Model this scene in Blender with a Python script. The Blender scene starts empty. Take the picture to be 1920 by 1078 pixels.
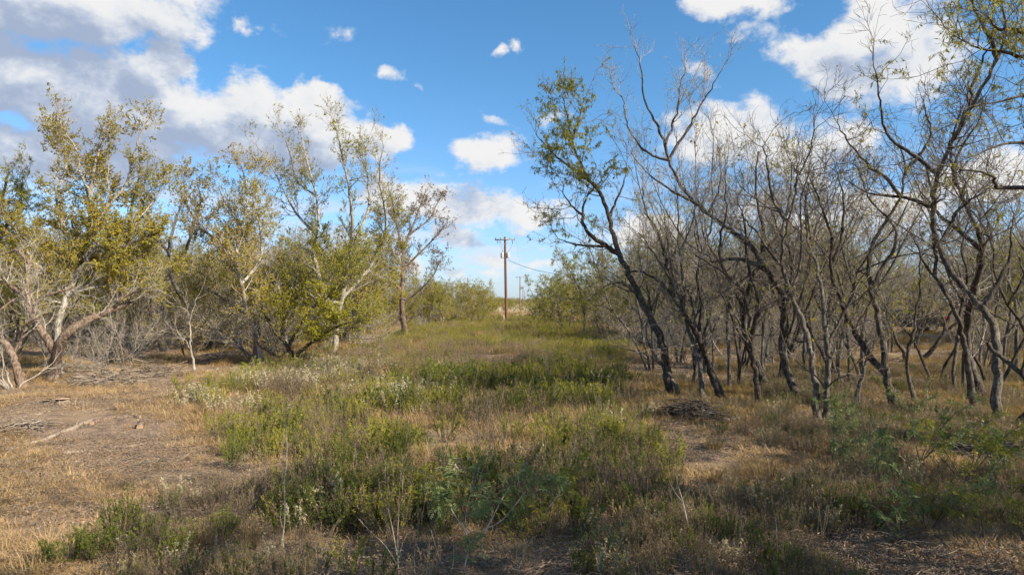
import bpy, math
import numpy as np

RAD = math.radians
SC = bpy.context.scene
COL = SC.collection

# ------------------------------------------------------------------ camera
HY, F, CX, H = 566.0, 1280.0, 960.0, 2.4
cam_d = bpy.data.cameras.new('camera')
cam = bpy.data.objects.new('camera', cam_d)
COL.objects.link(cam)
cam.location = (0, 0, H)
cam.rotation_euler = (RAD(90), 0, 0)
cam_d.sensor_width = 36.0
cam_d.lens = 36.0 * F / 1920.0
cam_d.shift_y = (HY - 539.0) / 1920.0
cam_d.clip_start = 0.1
cam_d.clip_end = 20000
SC.camera = cam

# ------------------------------------------------------------------ light
SUN_AZ, SUN_EL = RAD(119), RAD(35)          # azimuth clockwise from +Y
sun_dir = np.array([math.sin(SUN_AZ) * math.cos(SUN_EL), math.cos(SUN_AZ) * math.cos(SUN_EL), math.sin(SUN_EL)])
sd = bpy.data.lights.new('sun', 'SUN')
sd.energy = 5.0
sd.color = (1.0, 0.87, 0.69)
sd.angle = RAD(0.5)
so = bpy.data.objects.new('sun', sd)
COL.objects.link(so)
from mathutils import Vector
so.rotation_euler = Vector(sun_dir).to_track_quat('Z', 'Y').to_euler()
so.location = (40, -20, 40)
SC.view_settings.view_transform = 'Standard'
SC.view_settings.look = 'None'
SC.view_settings.gamma = 1
SC.view_settings.use_curve_mapping = False
SC.view_settings.exposure = 0.98
SC.cycles.max_bounces = 5
SC.cycles.diffuse_bounces = 3
SC.cycles.transmission_bounces = 3
SC.cycles.glossy_bounces = 2
SC.cycles.caustics_reflective = False
SC.cycles.caustics_refractive = False


class NT:
    """thin helper for building node trees"""
    def __init__(s, tree):
        s.t = tree

    def n(s, typ, **kw):
        nd = s.t.nodes.new(typ)
        for k, v in kw.items():
            setattr(nd, k, v)
        return nd

    def set(s, sock, v):
        if isinstance(v, bpy.types.NodeSocket):
            s.t.links.new(v, sock)
        else:
            sock.default_value = v

    def m(s, op, a, b=None, c=None, clamp=False):
        nd = s.n('ShaderNodeMath', operation=op, use_clamp=clamp)
        s.set(nd.inputs[0], a)
        if b is not None:
            s.set(nd.inputs[1], b)
        if c is not None:
            s.set(nd.inputs[2], c)
        return nd.outputs[0]

    def v(s, op, a, b=None):
        nd = s.n('ShaderNodeVectorMath', operation=op)
        s.set(nd.inputs[0], a)
        if b is not None:
            s.set(nd.inputs[1], b)
        return nd.outputs['Value'] if op in ('LENGTH', 'DOT_PRODUCT') else nd.outputs[0]

    def mix(s, f, a, b, blend='MIX'):
        nd = s.n('ShaderNodeMix', data_type='RGBA', blend_type=blend)
        s.set(nd.inputs[0], f)
        s.set(nd.inputs[6], a if not isinstance(a, tuple) else (*a, 1) if len(a) == 3 else a)
        s.set(nd.inputs[7], b if not isinstance(b, tuple) else (*b, 1) if len(b) == 3 else b)
        return nd.outputs[2]

    def noise(s, vec, scale, detail=4, rough=0.5, dist=0.0):
        nd = s.n('ShaderNodeTexNoise')
        if vec is not None:
            s.set(nd.inputs['Vector'], vec)
        nd.inputs['Scale'].default_value = scale
        nd.inputs['Detail'].default_value = detail
        nd.inputs['Roughness'].default_value = rough
        nd.inputs['Distortion'].default_value = dist
        return nd.outputs[0]

    def smooth(s, x, a, b, lo=0.0, hi=1.0):
        nd = s.n('ShaderNodeMapRange', interpolation_type='SMOOTHSTEP')
        s.set(nd.inputs[0], x)
        for i, v in enumerate((a, b, lo, hi)):
            nd.inputs[1 + i].default_value = v
        return nd.outputs[0]

    def ramp(s, x, stops):
        nd = s.n('ShaderNodeValToRGB')
        s.set(nd.inputs[0], x)
        e = nd.color_ramp.elements
        while len(e) < len(stops):
            e.new(0.5)
        for el, (p, c) in zip(e, stops):
            el.position = p
            el.color = (*c, 1)
        return nd.outputs[0]


# ------------------------------------------------------------------ sky
def build_world():
    w = bpy.data.worlds.new('World')
    SC.world = w
    w.use_nodes = True
    t = w.node_tree
    t.nodes.clear()
    N = NT(t)
    out = N.n('ShaderNodeOutputWorld')
    sky = N.n('ShaderNodeTexSky', sky_type='NISHITA')
    sky.sun_disc = False
    sky.sun_elevation = SUN_EL
    sky.sun_rotation = SUN_AZ
    sky.air_density = 1.0
    sky.dust_density = 0.6
    sky.ozone_density = 2.5
    hs = N.n('ShaderNodeHueSaturation')
    hs.inputs['Saturation'].default_value = 1.12
    hs.inputs['Value'].default_value = 1.0
    t.links.new(sky.outputs[0], hs.inputs['Color'])
    tc = N.n('ShaderNodeTexCoord')
    dirv = N.v('NORMALIZE', tc.outputs['Generated'])
    sep = N.n('ShaderNodeSeparateXYZ')
    t.links.new(dirv, sep.inputs[0])
    hi = N.mix(1.0, hs.outputs[0], (0.69, 0.99, 1.09), 'MULTIPLY')
    lo = N.mix(1.0, sky.outputs[0], (0.72, 0.90, 1.22), 'MULTIPLY')
    az = N.m('ARCTAN2', sep.outputs[0], sep.outputs[1])
    el = N.m('ARCSINE', sep.outputs[2])
    skyc = N.mix(N.smooth(el, RAD(0), RAD(20)), lo, hi)
    cmb = N.n('ShaderNodeCombineXYZ')
    t.links.new(az, cmb.inputs[0])
    t.links.new(el, cmb.inputs[1])
    p0 = cmb.outputs[0]
    wn = N.n('ShaderNodeTexNoise')
    t.links.new(dirv, wn.inputs['Vector'])
    wn.inputs['Scale'].default_value = 13.0
    wn.inputs['Detail'].default_value = 5
    wn.inputs['Roughness'].default_value = 0.6
    p = N.v('ADD', p0, N.v('MULTIPLY', N.v('SUBTRACT', wn.outputs[1], (0.5, 0.5, 0.5)), (0.11, 0.075, 0)))

    def ae(px, py, rx, ry):
        a = math.atan((px - CX) / F)
        e = math.atan((HY - py) / F * math.cos(a))
        c = math.cos(a)
        return (a, e, rx / F * c * c, ry / F * c)

    big = [(130, -2, 370, 92), (20, 150, 240, 115), (170, 195, 330, 125), (395, 225, 240, 88), (500, 248, 190, 84),
           (600, 245, 150, 72), (690, 262, 85, 45), (580, 195, 70, 42), (120, 290, 300, 70), (300, 110, 60, 60)]
    mid = [(910, 294, 98, 48), (945, 395, 160, 42), (770, 365, 150, 48), (865, 445, 60, 34), (1400, 262, 210, 70),
           (1520, 285, 160, 60), (1560, 105, 140, 70), (1650, 40, 170, 60), (1600, 160, 120, 50), (1720, 110, 150, 85),
           (1375, 5, 120, 42), (1850, 330, 150, 45), (1215, 440, 110, 42), (1560, 400, 260, 50)]
    small = [(1390, 64, 62, 32), (645, 80, 48, 30), (722, 143, 38, 18), (935, 106, 20, 14), (970, 90, 18, 24), (925, 226, 50, 18),
             (1030, 218, 42, 20), (460, 55, 30, 20), (1322, 142, 50, 32), (768, 158, 20, 14), (990, 468, 40, 14), (920, 487, 70, 16), (1010, 500, 80, 14), (870, 512, 90, 14), (980, 432, 40, 12), (720, 470, 110, 30), (800, 500, 80, 18)]

    def blob(pv, lst, acc=None, soft=0.12):
        for b in lst:
            a, e, ra, re = ae(*b)
            q = N.v('MULTIPLY', N.v('SUBTRACT', pv, (a, e, 0)), (1 / ra, 1 / re, 0))
            v = N.m('SUBTRACT', 1.0, N.v('LENGTH', q))
            acc = v if acc is None else N.m('SMOOTH_MAX', acc, v, soft)
        return acc
    st = N.v('MULTIPLY', dirv, (1.0, 1.0, 1.5))
    n1 = N.noise(st, 12.0, 10, 0.62, 0.1)
    # clouds outside the photographed part of the sky: same kind of broken cumulus
    off = N.smooth(N.m('ABSOLUTE', az), 0.72, 0.95)
    gen = N.noise(N.v('MULTIPLY', dirv, (1.0, 1.0, 2.2)), 3.1, 3, 0.5)
    gen = N.m('MULTIPLY', N.m('SUBTRACT', gen, 0.47), 3.0)
    gen = N.m('MULTIPLY', off, N.m('ADD', gen, 0.0))
    gen = N.m('SUBTRACT', gen, N.m('MULTIPLY', N.m('SUBTRACT', 1.0, off), 1.2))
    up = N.smooth(el, RAD(24), RAD(36))
    genz = N.m('MULTIPLY', N.m('SUBTRACT', N.noise(dirv, 3.4, 3, 0.5), 0.52), 3.0)
    gen = N.m('MAXIMUM', gen, N.m('SUBTRACT', N.m('MULTIPLY', genz, up), N.m('MULTIPLY', N.m('SUBTRACT', 1.0, up), 1.2)))
    bb = N.m('MAXIMUM', N.m('MULTIPLY', blob(p, big), 1.3), blob(p, mid))
    sm = blob(p, small)
    nz = N.m('MULTIPLY', N.m('SUBTRACT', n1, 0.5), 2.0)
    dens = N.m('ADD', N.m('MAXIMUM', N.m('MULTIPLY', N.m('MAXIMUM', bb, gen), 0.85), N.m('SUBTRACT', N.m('MULTIPLY', sm, 0.42), 0.05)), nz)
    mask = N.smooth(dens, 0.02, 0.46)
    # light comes from the right and above: look towards it through the same shapes
    pl = N.v('ADD', p, (0.022, 0.050, 0))
    bl = N.m('MAXIMUM', N.m('MAXIMUM', blob(pl, big), N.m('SUBTRACT', N.m('MULTIPLY', blob(pl, mid[:8]), 0.75), 0.18)), gen)
    n2 = N.noise(N.v('ADD', st, (0.014, 0.0, 0.026)), 12.0, 6, 0.6, 0.1)
    rel = N.m('MULTIPLY', N.m('SUBTRACT', n1, n2), 2.8)
    shade = N.m('SUBTRACT', N.m('ADD', N.m('MULTIPLY', bl, 1.0), N.m('MULTIPLY', nz, 0.35)), rel)
    shade = N.smooth(shade, -0.50, 0.86)
    cc = N.ramp(shade, [(0.0, (0.90, 0.885, 0.87)), (0.32, (0.80, 0.815, 0.84)), (0.64, (0.58, 0.635, 0.74)), (1.0, (0.38, 0.45, 0.60))])
    # thin low streaks towards the horizon
    n3 = N.noise(N.v('MULTIPLY', dirv, (1.0, 1.0, 4.5)), 7.5, 6, 0.55)
    low = N.m('MULTIPLY', N.smooth(n3, 0.47, 0.66), N.smooth(el, RAD(13), RAD(5)))
    low = N.m('MAXIMUM', N.m('MULTIPLY', low, 0.8), N.smooth(el, RAD(6.5), RAD(0), 0.0, 0.42))
    base = N.n('ShaderNodeBackground')
    base.inputs['Strength'].default_value = 0.085
    t.links.new(skyc, base.inputs['Color'])
    lowb = N.n('ShaderNodeBackground')
    lowb.inputs['Color'].default_value = (0.60, 0.68, 0.80, 1)
    lowb.inputs['Strength'].default_value = 0.62
    m1 = N.n('ShaderNodeMixShader')
    t.links.new(low, m1.inputs[0])
    t.links.new(base.outputs[0], m1.inputs[1])
    t.links.new(lowb.outputs[0], m1.inputs[2])
    cb = N.n('ShaderNodeBackground')
    t.links.new(cc, cb.inputs['Color'])
    cb.inputs['Strength'].default_value = 0.52
    m2 = N.n('ShaderNodeMixShader')
    t.links.new(N.m('MULTIPLY', mask, 0.96), m2.inputs[0])
    t.links.new(m1.outputs[0], m2.inputs[1])
    t.links.new(cb.outputs[0], m2.inputs[2])
    t.links.new(m2.outputs[0], out.inputs['Surface'])
    w.cycles.sampling_method = 'MANUAL'
    w.cycles.sample_map_resolution = 512


build_world()

# ------------------------------------------------------------------ materials
MATS = {}


def new_mat(name):
    m = bpy.data.materials.new(name)
    m.use_nodes = True
    m.node_tree.nodes.clear()
    MATS[name] = m
    return m, NT(m.node_tree)


def leaf_mat(name, stops, trans=0.35, rand=0.35, rough=0.55):
    m, N = new_mat(name)
    at = N.n('ShaderNodeAttribute', attribute_name='tint')
    oi = N.n('ShaderNodeObjectInfo')
    x = N.m('ADD', N.m('MULTIPLY', at.outputs['Fac'], 1 - rand), N.m('MULTIPLY', oi.outputs['Random'], rand))
    c = N.ramp(x, stops)
    pb = N.n('ShaderNodeBsdfPrincipled')
    N.set(pb.inputs['Base Color'], c)
    pb.inputs['Roughness'].default_value = rough
    pb.inputs['Specular IOR Level'].default_value = 0.25
    tr = N.n('ShaderNodeBsdfTranslucent')
    N.set(tr.inputs[0], N.mix(1.0, c, (1.25, 1.2, 0.7), 'MULTIPLY'))
    mx = N.n('ShaderNodeMixShader')
    mx.inputs[0].default_value = trans
    m.node_tree.links.new(pb.outputs[0], mx.inputs[1])
    m.node_tree.links.new(tr.outputs[0], mx.inputs[2])
    o = N.n('ShaderNodeOutputMaterial')
    m.node_tree.links.new(mx.outputs[0], o.inputs[0])
    return m


def bark_mat(name, dark, light, patch, scale=14.0, patch_amt=0.5, rand=0.25):
    m, N = new_mat(name)
    tc = N.n('ShaderNodeTexCoord')
    ob = tc.outputs['Object']
    n1 = N.noise(N.v('MULTIPLY', ob, (1, 1, 0.28)), scale * 2.2, 6, 0.65)
    n2 = N.noise(ob, scale * 0.33, 5, 0.6)
    c = N.mix(N.smooth(n1, 0.36, 0.64), dark, light)
    c = N.mix(N.m('MULTIPLY', N.smooth(n2, 0.52, 0.62), patch_amt), c, patch)
    oi = N.n('ShaderNodeObjectInfo')
    k = N.m('ADD', 1 - rand * 0.5, N.m('MULTIPLY', oi.outputs['Random'], rand))
    cv = N.n('ShaderNodeCombineXYZ')
    for i in range(3):
        m.node_tree.links.new(k, cv.inputs[i])
    c = N.mix(1.0, c, cv.outputs[0], 'MULTIPLY')
    pb = N.n('ShaderNodeBsdfPrincipled')
    N.set(pb.inputs['Base Color'], c)
    pb.inputs['Roughness'].default_value = 0.9
    pb.inputs['Specular IOR Level'].default_value = 0.15
    bp = N.n('ShaderNodeBump')
    bp.inputs['Strength'].default_value = 0.9
    bp.inputs['Distance'].default_value = 0.055
    N.set(bp.inputs['Height'], n1)
    m.node_tree.links.new(bp.outputs[0], pb.inputs['Normal'])
    o = N.n('ShaderNodeOutputMaterial')
    m.node_tree.links.new(pb.outputs[0], o.inputs[0])
    return m


def plain_mat(name, col, rough=0.6, metal=0.0, var=0.15, scale=6.0, stretch=(1, 1, 1), spec=0.4):
    m, N = new_mat(name)
    tc = N.n('ShaderNodeTexCoord')
    n = N.noise(N.v('MULTIPLY', tc.outputs['Object'], stretch), scale, 6, 0.6)
    c = N.mix(N.smooth(n, 0.3, 0.7), tuple(x * (1 - var) for x in col), tuple(min(1, x * (1 + var)) for x in col))
    pb = N.n('ShaderNodeBsdfPrincipled')
    N.set(pb.inputs['Base Color'], c)
    pb.inputs['Roughness'].default_value = rough
    pb.inputs['Metallic'].default_value = metal
    pb.inputs['Specular IOR Level'].default_value = spec
    o = N.n('ShaderNodeOutputMaterial')
    m.node_tree.links.new(pb.outputs[0], o.inputs[0])
    return m


bark_mat('bark_dark', (0.030, 0.024, 0.019), (0.115, 0.097, 0.080), (0.20, 0.188, 0.165), 12, 0.45)
bark_mat('bark_brown', (0.085, 0.058, 0.042), (0.26, 0.19, 0.145), (0.33, 0.28, 0.23), 10, 0.35)
bark_mat('bark_grey', (0.060, 0.051, 0.042), (0.155, 0.138, 0.116), (0.26, 0.245, 0.215), 12, 0.5)
bark_mat('bark_pale', (0.22, 0.195, 0.165), (0.45, 0.42, 0.365), (0.16, 0.145, 0.125), 9, 0.5)
bark_mat('twig_grey', (0.135, 0.115, 0.095), (0.265, 0.23, 0.19), (0.33, 0.30, 0.26), 8, 0.4)
bark_mat('twig_dark', (0.075, 0.060, 0.048), (0.17, 0.14, 0.115), (0.22, 0.20, 0.17), 8, 0.4)
bark_mat('twig_pale', (0.25, 0.215, 0.175), (0.44, 0.395, 0.33), (0.38, 0.35, 0.30), 8, 0.4)
bark_mat('dead_wood', (0.16, 0.12, 0.09), (0.33, 0.27, 0.21), (0.42, 0.36, 0.30), 10, 0.6)
bark_mat('cut_wood', (0.42, 0.27, 0.17), (0.62, 0.45, 0.31), (0.70, 0.60, 0.48), 20, 0.5)
OL = [(0.0, (0.15, 0.16, 0.016)), (0.4, (0.285, 0.27, 0.022)), (0.75, (0.41, 0.325, 0.030)), (0.9, (0.24, 0.145, 0.03)), (1.0, (0.15, 0.07, 0.03))]
leaf_mat('leaf_olive', OL, 0.45, 0.12)
leaf_mat('leaf_green', [(0.0, (0.15, 0.175, 0.014)), (0.5, (0.29, 0.29, 0.020)), (0.85, (0.40, 0.345, 0.028)), (1.0, (0.30, 0.19, 0.03))], 0.45, 0.1)
leaf_mat('leaf_rust', [(0.0, (0.11, 0.115, 0.02)), (0.35, (0.20, 0.14, 0.03)), (0.75, (0.19, 0.085, 0.035)), (1.0, (0.11, 0.045, 0.03))], 0.3, 0.1)
leaf_mat('leaf_feather', [(0.0, (0.13, 0.155, 0.028)), (0.5, (0.235, 0.24, 0.036)), (0.85, (0.34, 0.285, 0.045)), (1.0, (0.26, 0.17, 0.05))], 0.42, 0.2)
leaf_mat('leaf_bluegreen', [(0.0, (0.085, 0.125, 0.055)), (0.6, (0.16, 0.21, 0.085)), (1.0, (0.26, 0.28, 0.09))], 0.35, 0.3)
leaf_mat('weed_green', [(0.0, (0.13, 0.155, 0.022)), (0.35, (0.25, 0.255, 0.030)), (0.7, (0.36, 0.335, 0.045)), (1.0, (0.34, 0.29, 0.06))], 0.3, 0.45)
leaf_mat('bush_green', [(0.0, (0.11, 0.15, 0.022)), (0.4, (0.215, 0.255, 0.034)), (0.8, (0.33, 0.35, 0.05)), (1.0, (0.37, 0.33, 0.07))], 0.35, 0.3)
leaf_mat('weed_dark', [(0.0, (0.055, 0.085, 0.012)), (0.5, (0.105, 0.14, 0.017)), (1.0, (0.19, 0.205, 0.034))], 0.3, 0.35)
leaf_mat('weed_brown', [(0.0, (0.13, 0.09, 0.05)), (0.4, (0.25, 0.17, 0.085)), (0.75, (0.35, 0.26, 0.14)), (1.0, (0.26, 0.23, 0.07))], 0.25, 0.45)
leaf_mat('weed_pale', [(0.0, (0.20, 0.19, 0.11)), (0.5, (0.38, 0.345, 0.22)), (1.0, (0.55, 0.485, 0.33))], 0.25, 0.3)
leaf_mat('straw', [(0.0, (0.19, 0.125, 0.068)), (0.35, (0.32, 0.215, 0.105)), (0.7, (0.45, 0.32, 0.165)), (1.0, (0.55, 0.42, 0.25))], 0.2, 0.5)
leaf_mat('straw_gold', [(0.0, (0.14, 0.090, 0.036)), (0.4, (0.255, 0.175, 0.068)), (0.75, (0.36, 0.26, 0.11)), (1.0, (0.23, 0.205, 0.07))], 0.25, 0.5)
leaf_mat('dead_leaf', [(0.0, (0.10, 0.06, 0.035)), (0.4, (0.21, 0.135, 0.08)), (0.75, (0.32, 0.235, 0.16)), (1.0, (0.45, 0.37, 0.28))], 0.1, 0.4)

plain_mat('pole_wood', (0.150, 0.066, 0.038), 0.85, 0, 0.35, 5, (6, 6, 0.4))
plain_mat('pole_wood_old', (0.17, 0.115, 0.085), 0.9, 0, 0.3, 5, (6, 6, 0.4))
plain_mat('crossarm_wood', (0.20, 0.155, 0.12), 0.9, 0, 0.3, 8, (0.5, 6, 6))
plain_mat('galvanised', (0.62, 0.63, 0.64), 0.45, 0.2, 0.08)
plain_mat('porcelain', (0.16, 0.10, 0.08), 0.3, 0, 0.1)
plain_mat('wire_dark', (0.035, 0.035, 0.04), 0.5, 0.3, 0.1)
plain_mat('paint_dark', (0.025, 0.026, 0.030), 0.28, 0.3, 0.1, spec=0.6)
plain_mat('glass_dark', (0.03, 0.035, 0.04), 0.08, 0.0, 0.05, spec=0.8)
plain_mat('rubber', (0.022, 0.022, 0.022), 0.85, 0, 0.1)
plain_mat('chrome', (0.55, 0.55, 0.56), 0.25, 0.9, 0.05)
plain_mat('tail_red', (0.62, 0.015, 0.02), 0.25, 0, 0.05, spec=0.6)
plain_mat('white_plastic', (0.42, 0.43, 0.44), 0.5, 0, 0.05)
plain_mat('stake_wood', (0.52, 0.44, 0.33), 0.85, 0, 0.2)


def ground_mat():
    m, N = new_mat('ground_soil')
    ge = N.n('ShaderNodeNewGeometry')
    pos = ge.outputs['Position']
    sp = N.n('ShaderNodeSeparateXYZ')
    m.node_tree.links.new(pos, sp.inputs[0])
    a = N.noise(pos, 0.35, 5, 0.55)
    b = N.noise(pos, 2.3, 6, 0.65)
    g = N.noise(N.v('MULTIPLY', pos, (1, 1.6, 1)), 26, 5, 0.7)
    g2 = N.noise(pos, 95, 3, 0.6)
    soil = N.mix(N.smooth(b, 0.35, 0.65), (0.155, 0.112, 0.084), (0.31, 0.235, 0.18))
    straw = N.mix(N.smooth(g, 0.35, 0.66), (0.19, 0.13, 0.08), (0.43, 0.315, 0.20))
    k = N.smooth(N.m('ADD', N.m('MULTIPLY', a, 0.65), N.m('MULTIPLY', b, 0.35)), 0.42, 0.56)
    c = N.mix(k, soil, straw)
    g3 = N.noise(pos, 42, 6, 0.75)
    c = N.mix(N.m('MULTIPLY', N.smooth(g3, 0.54, 0.66), 0.75), c, (0.50, 0.40, 0.30))
    c = N.mix(N.m('MULTIPLY', N.smooth(g3, 0.47, 0.35), 0.8), c, (0.085, 0.062, 0.048))
    c = N.mix(N.m('MULTIPLY', N.smooth(g2, 0.45, 0.30), 0.6), c, (0.065, 0.047, 0.035))
    far = N.smooth(sp.outputs[1], 95, 150)
    fc = N.mix(N.noise(N.v('MULTIPLY', pos, (0.02, 0.008, 0)), 1.0, 4), (0.24, 0.17, 0.08), (0.40, 0.30, 0.18))
    c = N.mix(far, c, fc)
    pb = N.n('ShaderNodeBsdfPrincipled')
    N.set(pb.inputs['Base Color'], c)
    pb.inputs['Roughness'].default_value = 0.95
    pb.inputs['Specular IOR Level'].default_value = 0.1
    bp = N.n('ShaderNodeBump')
    bp.inputs['Strength'].default_value = 0.8
    bp.inputs['Distance'].default_value = 0.04
    N.set(bp.inputs['Height'], N.m('ADD', g, N.m('MULTIPLY', g2, 0.4)))
    m.node_tree.links.new(bp.outputs[0], pb.inputs['Normal'])
    o = N.n('ShaderNodeOutputMaterial')
    m.node_tree.links.new(pb.outputs[0], o.inputs[0])


ground_mat()

# ------------------------------------------------------------------ mesh and object helpers


def mesh_np(name, V, quads, mat, tint=None, smooth=True):
    V = np.asarray(V, dtype=np.float32).reshape(-1, 3)
    Q = np.asarray(quads, dtype=np.int32).reshape(-1, 4)
    me = bpy.data.meshes.new(name)
    me.vertices.add(len(V))
    me.vertices.foreach_set('co', V.ravel())
    me.loops.add(Q.size)
    me.loops.foreach_set('vertex_index', Q.ravel())
    me.polygons.add(len(Q))
    me.polygons.foreach_set('loop_start', np.arange(0, Q.size, 4, dtype=np.int32))
    me.polygons.foreach_set('loop_total', np.full(len(Q), 4, dtype=np.int32))
    if smooth:
        me.polygons.foreach_set('use_smooth', np.ones(len(Q), dtype=bool))
    me.update(calc_edges=True)
    if tint is not None:
        at = me.attributes.new('tint', 'FLOAT', 'FACE')
        at.data.foreach_set('value', np.asarray(tint, dtype=np.float32))
    me.materials.append(MATS[mat])
    return me


def link(name, data, parent=None, kind=None):
    o = bpy.data.objects.new(name, data)
    COL.objects.link(o)
    if parent is not None:
        o.parent = parent
    if kind:
        o['kind'] = kind
    return o


def tag(o, label, cat, group=None, kind=None):
    o['label'] = label
    o['category'] = cat
    if group:
        o['group'] = group
    if kind:
        o['kind'] = kind
    return o


def thing(name, label, cat, loc=(0, 0, 0), rz=0.0, group=None):
    o = link(name, None)
    o.empty_display_size = 0.1
    o.location = loc
    o.rotation_euler = (0, 0, rz)
    return tag(o, label, cat, group)


def dup(src, label, loc, rz=0.0, scale=1.0, group=None):
    c = src.copy()
    COL.objects.link(c)
    c.location, c.rotation_euler = loc, (0, 0, rz)
    c.scale = (scale,) * 3 if not isinstance(scale, tuple) else scale
    c['label'] = label
    if group:
        c['group'] = group
    for ch in list(src.children):
        d = ch.copy()
        COL.objects.link(d)
        d.parent = c
        for g in list(ch.children):
            e = g.copy()
            COL.objects.link(e)
            e.parent = d
    return c


def nrm(a):
    return a / np.maximum(np.linalg.norm(a, axis=-1, keepdims=True), 1e-9)


def tubes(P, R, S, rng=None, lump=0.0):
    """P (N,K,3), R (N,K) -> verts, quads"""
    P = np.asarray(P, float)
    R = np.asarray(R, float)
    n, K = R.shape
    T = np.gradient(P, axis=1)
    T = nrm(T)
    mean = nrm(T.mean(axis=1))
    ref = np.where(np.abs(mean[:, 2:3]) < 0.8, np.array([[0, 0, 1.0]]), np.array([[1.0, 0, 0]]))
    ref = ref[:, None, :]
    U = nrm(ref - (ref * T).sum(-1, keepdims=True) * T)
    W = np.cross(T, U)
    th = np.arange(S) * 2 * math.pi / S
    rr = R[:, :, None] * np.ones(S)
    if lump > 0:
        rr = rr * (1 + lump * rng.standard_normal((n, K, S)))
    V = P[:, :, None, :] + rr[..., None] * (np.cos(th)[None, None, :, None] * U[:, :, None, :] + np.sin(th)[None, None, :, None] * W[:, :, None, :])
    b = (np.arange(n) * K * S)[:, None, None]
    k = (np.arange(K - 1) * S)[None, :, None]
    s = np.arange(S)[None, None, :]
    s2 = (s + 1) % S
    Q = np.stack([b + k + s, b + k + s2, b + k + S + s2, b + k + S + s], axis=-1).reshape(-1, 4)
    return V.reshape(-1, 3), Q


def merge(parts):
    Vs, Qs, off = [], [], 0
    for V, Q in parts:
        Vs.append(V)
        Qs.append(Q + off)
        off += len(V)
    return np.concatenate(Vs), np.concatenate(Qs)


def at_t(P, R, t):
    """interpolate polylines (N,K,3) at t (N,) in 0..1"""
    K = P.shape[1]
    f = np.clip(t, 0, 0.9999) * (K - 1)
    i = f.astype(int)
    w = (f - i)[:, None]
    a = np.arange(len(P))
    pos = P[a, i] * (1 - w) + P[a, i + 1] * w
    tan = nrm(P[a, i + 1] - P[a, i])
    r = R[a, i] * (1 - w[:, 0]) + R[a, i + 1] * w[:, 0]
    return pos, tan, r


def grow(P, R, rng, per_m, t0, t1, ang, length, ratio, K, wob, up=0.05, tip=0.3, minr=0.0, extra_tip=1):
    n = len(P)
    if n == 0:
        return np.zeros((0, K, 3)), np.zeros((0, K))
    L = np.linalg.norm(np.diff(P, axis=1), axis=2).sum(1)
    cnt = rng.poisson(np.maximum(per_m * L * (t1 - t0), 0.01))
    idx = np.repeat(np.arange(n), cnt)
    t = rng.uniform(t0, t1, len(idx))
    if extra_tip:
        idx = np.concatenate([idx, np.repeat(np.arange(n), extra_tip)])
        t = np.concatenate([t, np.full(n * extra_tip, 0.985)])
    pos, tan, r = at_t(P[idx], R[idx], t)
    m = len(idx)
    rv = rng.standard_normal((m, 3))
    perp = nrm(rv - (rv * tan).sum(-1, keepdims=True) * tan)
    a = np.clip(rng.normal(ang, 0.25, m), 0.15, 1.7)
    a = np.where(t > 0.97, a * 0.5, a)[:, None]
    d = nrm(np.cos(a) * tan + np.sin(a) * perp)
    ln = length * rng.uniform(0.5, 1.35, m) * np.where(t > 0.97, 0.55, 1.2 - 0.75 * t)
    r0 = np.maximum(np.minimum(r * ratio, r * 0.9), minr)
    out = np.empty((m, K, 3))
    out[:, 0] = pos
    st = ln / (K - 1)
    for k in range(1, K):
        d = nrm(d + wob * rng.standard_normal((m, 3)) + np.array([0, 0, up]))
        out[:, k] = out[:, k - 1] + d * st[:, None]
    rad = r0[:, None] * np.linspace(1, tip, K)[None, :]
    return out, np.maximum(rad, minr * 0.6)


def leaves(C, d, ln, wd, rng, face=None):
    m = len(C)
    rv = rng.standard_normal((m, 3))
    if face is not None:
        rv = np.cross(d, nrm(rv * 0.55 + face))
    w = nrm(rv - (rv * d).sum(-1, keepdims=True) * d)
    ln = np.asarray(ln).reshape(-1, 1) * np.ones((m, 1))
    wd = np.asarray(wd).reshape(-1, 1) * np.ones((m, 1))
    V = np.stack([C, C + d * ln * 0.45 + w * wd * 0.5, C + d * ln, C + d * ln * 0.45 - w * wd * 0.5], axis=1)
    Q = np.arange(m * 4).reshape(-1, 4)
    return V.reshape(-1, 3), Q


def catmull(pts, n):
    pts = np.asarray(pts, float)
    if len(pts) == 2:
        return pts[0] + (pts[1] - pts[0]) * np.linspace(0, 1, n)[:, None]
    p = np.vstack([2 * pts[0] - pts[1], pts, 2 * pts[-1] - pts[-2]])
    seg = np.linalg.norm(np.diff(pts, axis=0), axis=1)
    cum = np.concatenate([[0], np.cumsum(seg)]) / seg.sum()
    res = []
    for u in np.linspace(0, 1, n):
        i = min(np.searchsorted(cum, u, side='right') - 1, len(pts) - 2)
        f = (u - cum[i]) / max(cum[i + 1] - cum[i], 1e-9)
        a, b, c, d = p[i], p[i + 1], p[i + 2], p[i + 3]
        res.append(0.5 * ((2 * b) + (-a + c) * f + (2 * a - 5 * b + 4 * c - d) * f * f + (-a + 3 * b - 3 * c + d) * f ** 3))
    return np.array(res)


def D_of(py):
    return H * F / (py - HY)


def gz(x, y):
    x = np.asarray(x, float)
    y = np.asarray(y, float)
    fade = np.clip(np.hypot(x, y) / 6.0, 0.3, 1) * np.clip((160 - np.hypot(x, y)) / 100.0, 0, 1)
    return fade * (0.05 * np.sin(0.55 * x + 1.3 * np.sin(0.23 * y)) + 0.05 * np.sin(0.41 * y + 0.8 * np.sin(0.37 * x) + 1) + 0.025 * np.sin(1.7 * x + 0.9 * y) + 0.02 * np.sin(2.3 * y - 1.1 * x))


def gp(px, py):
    D = D_of(py)
    x = (px - CX) / F * D
    return (x, D, float(gz(x, D)))


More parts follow.
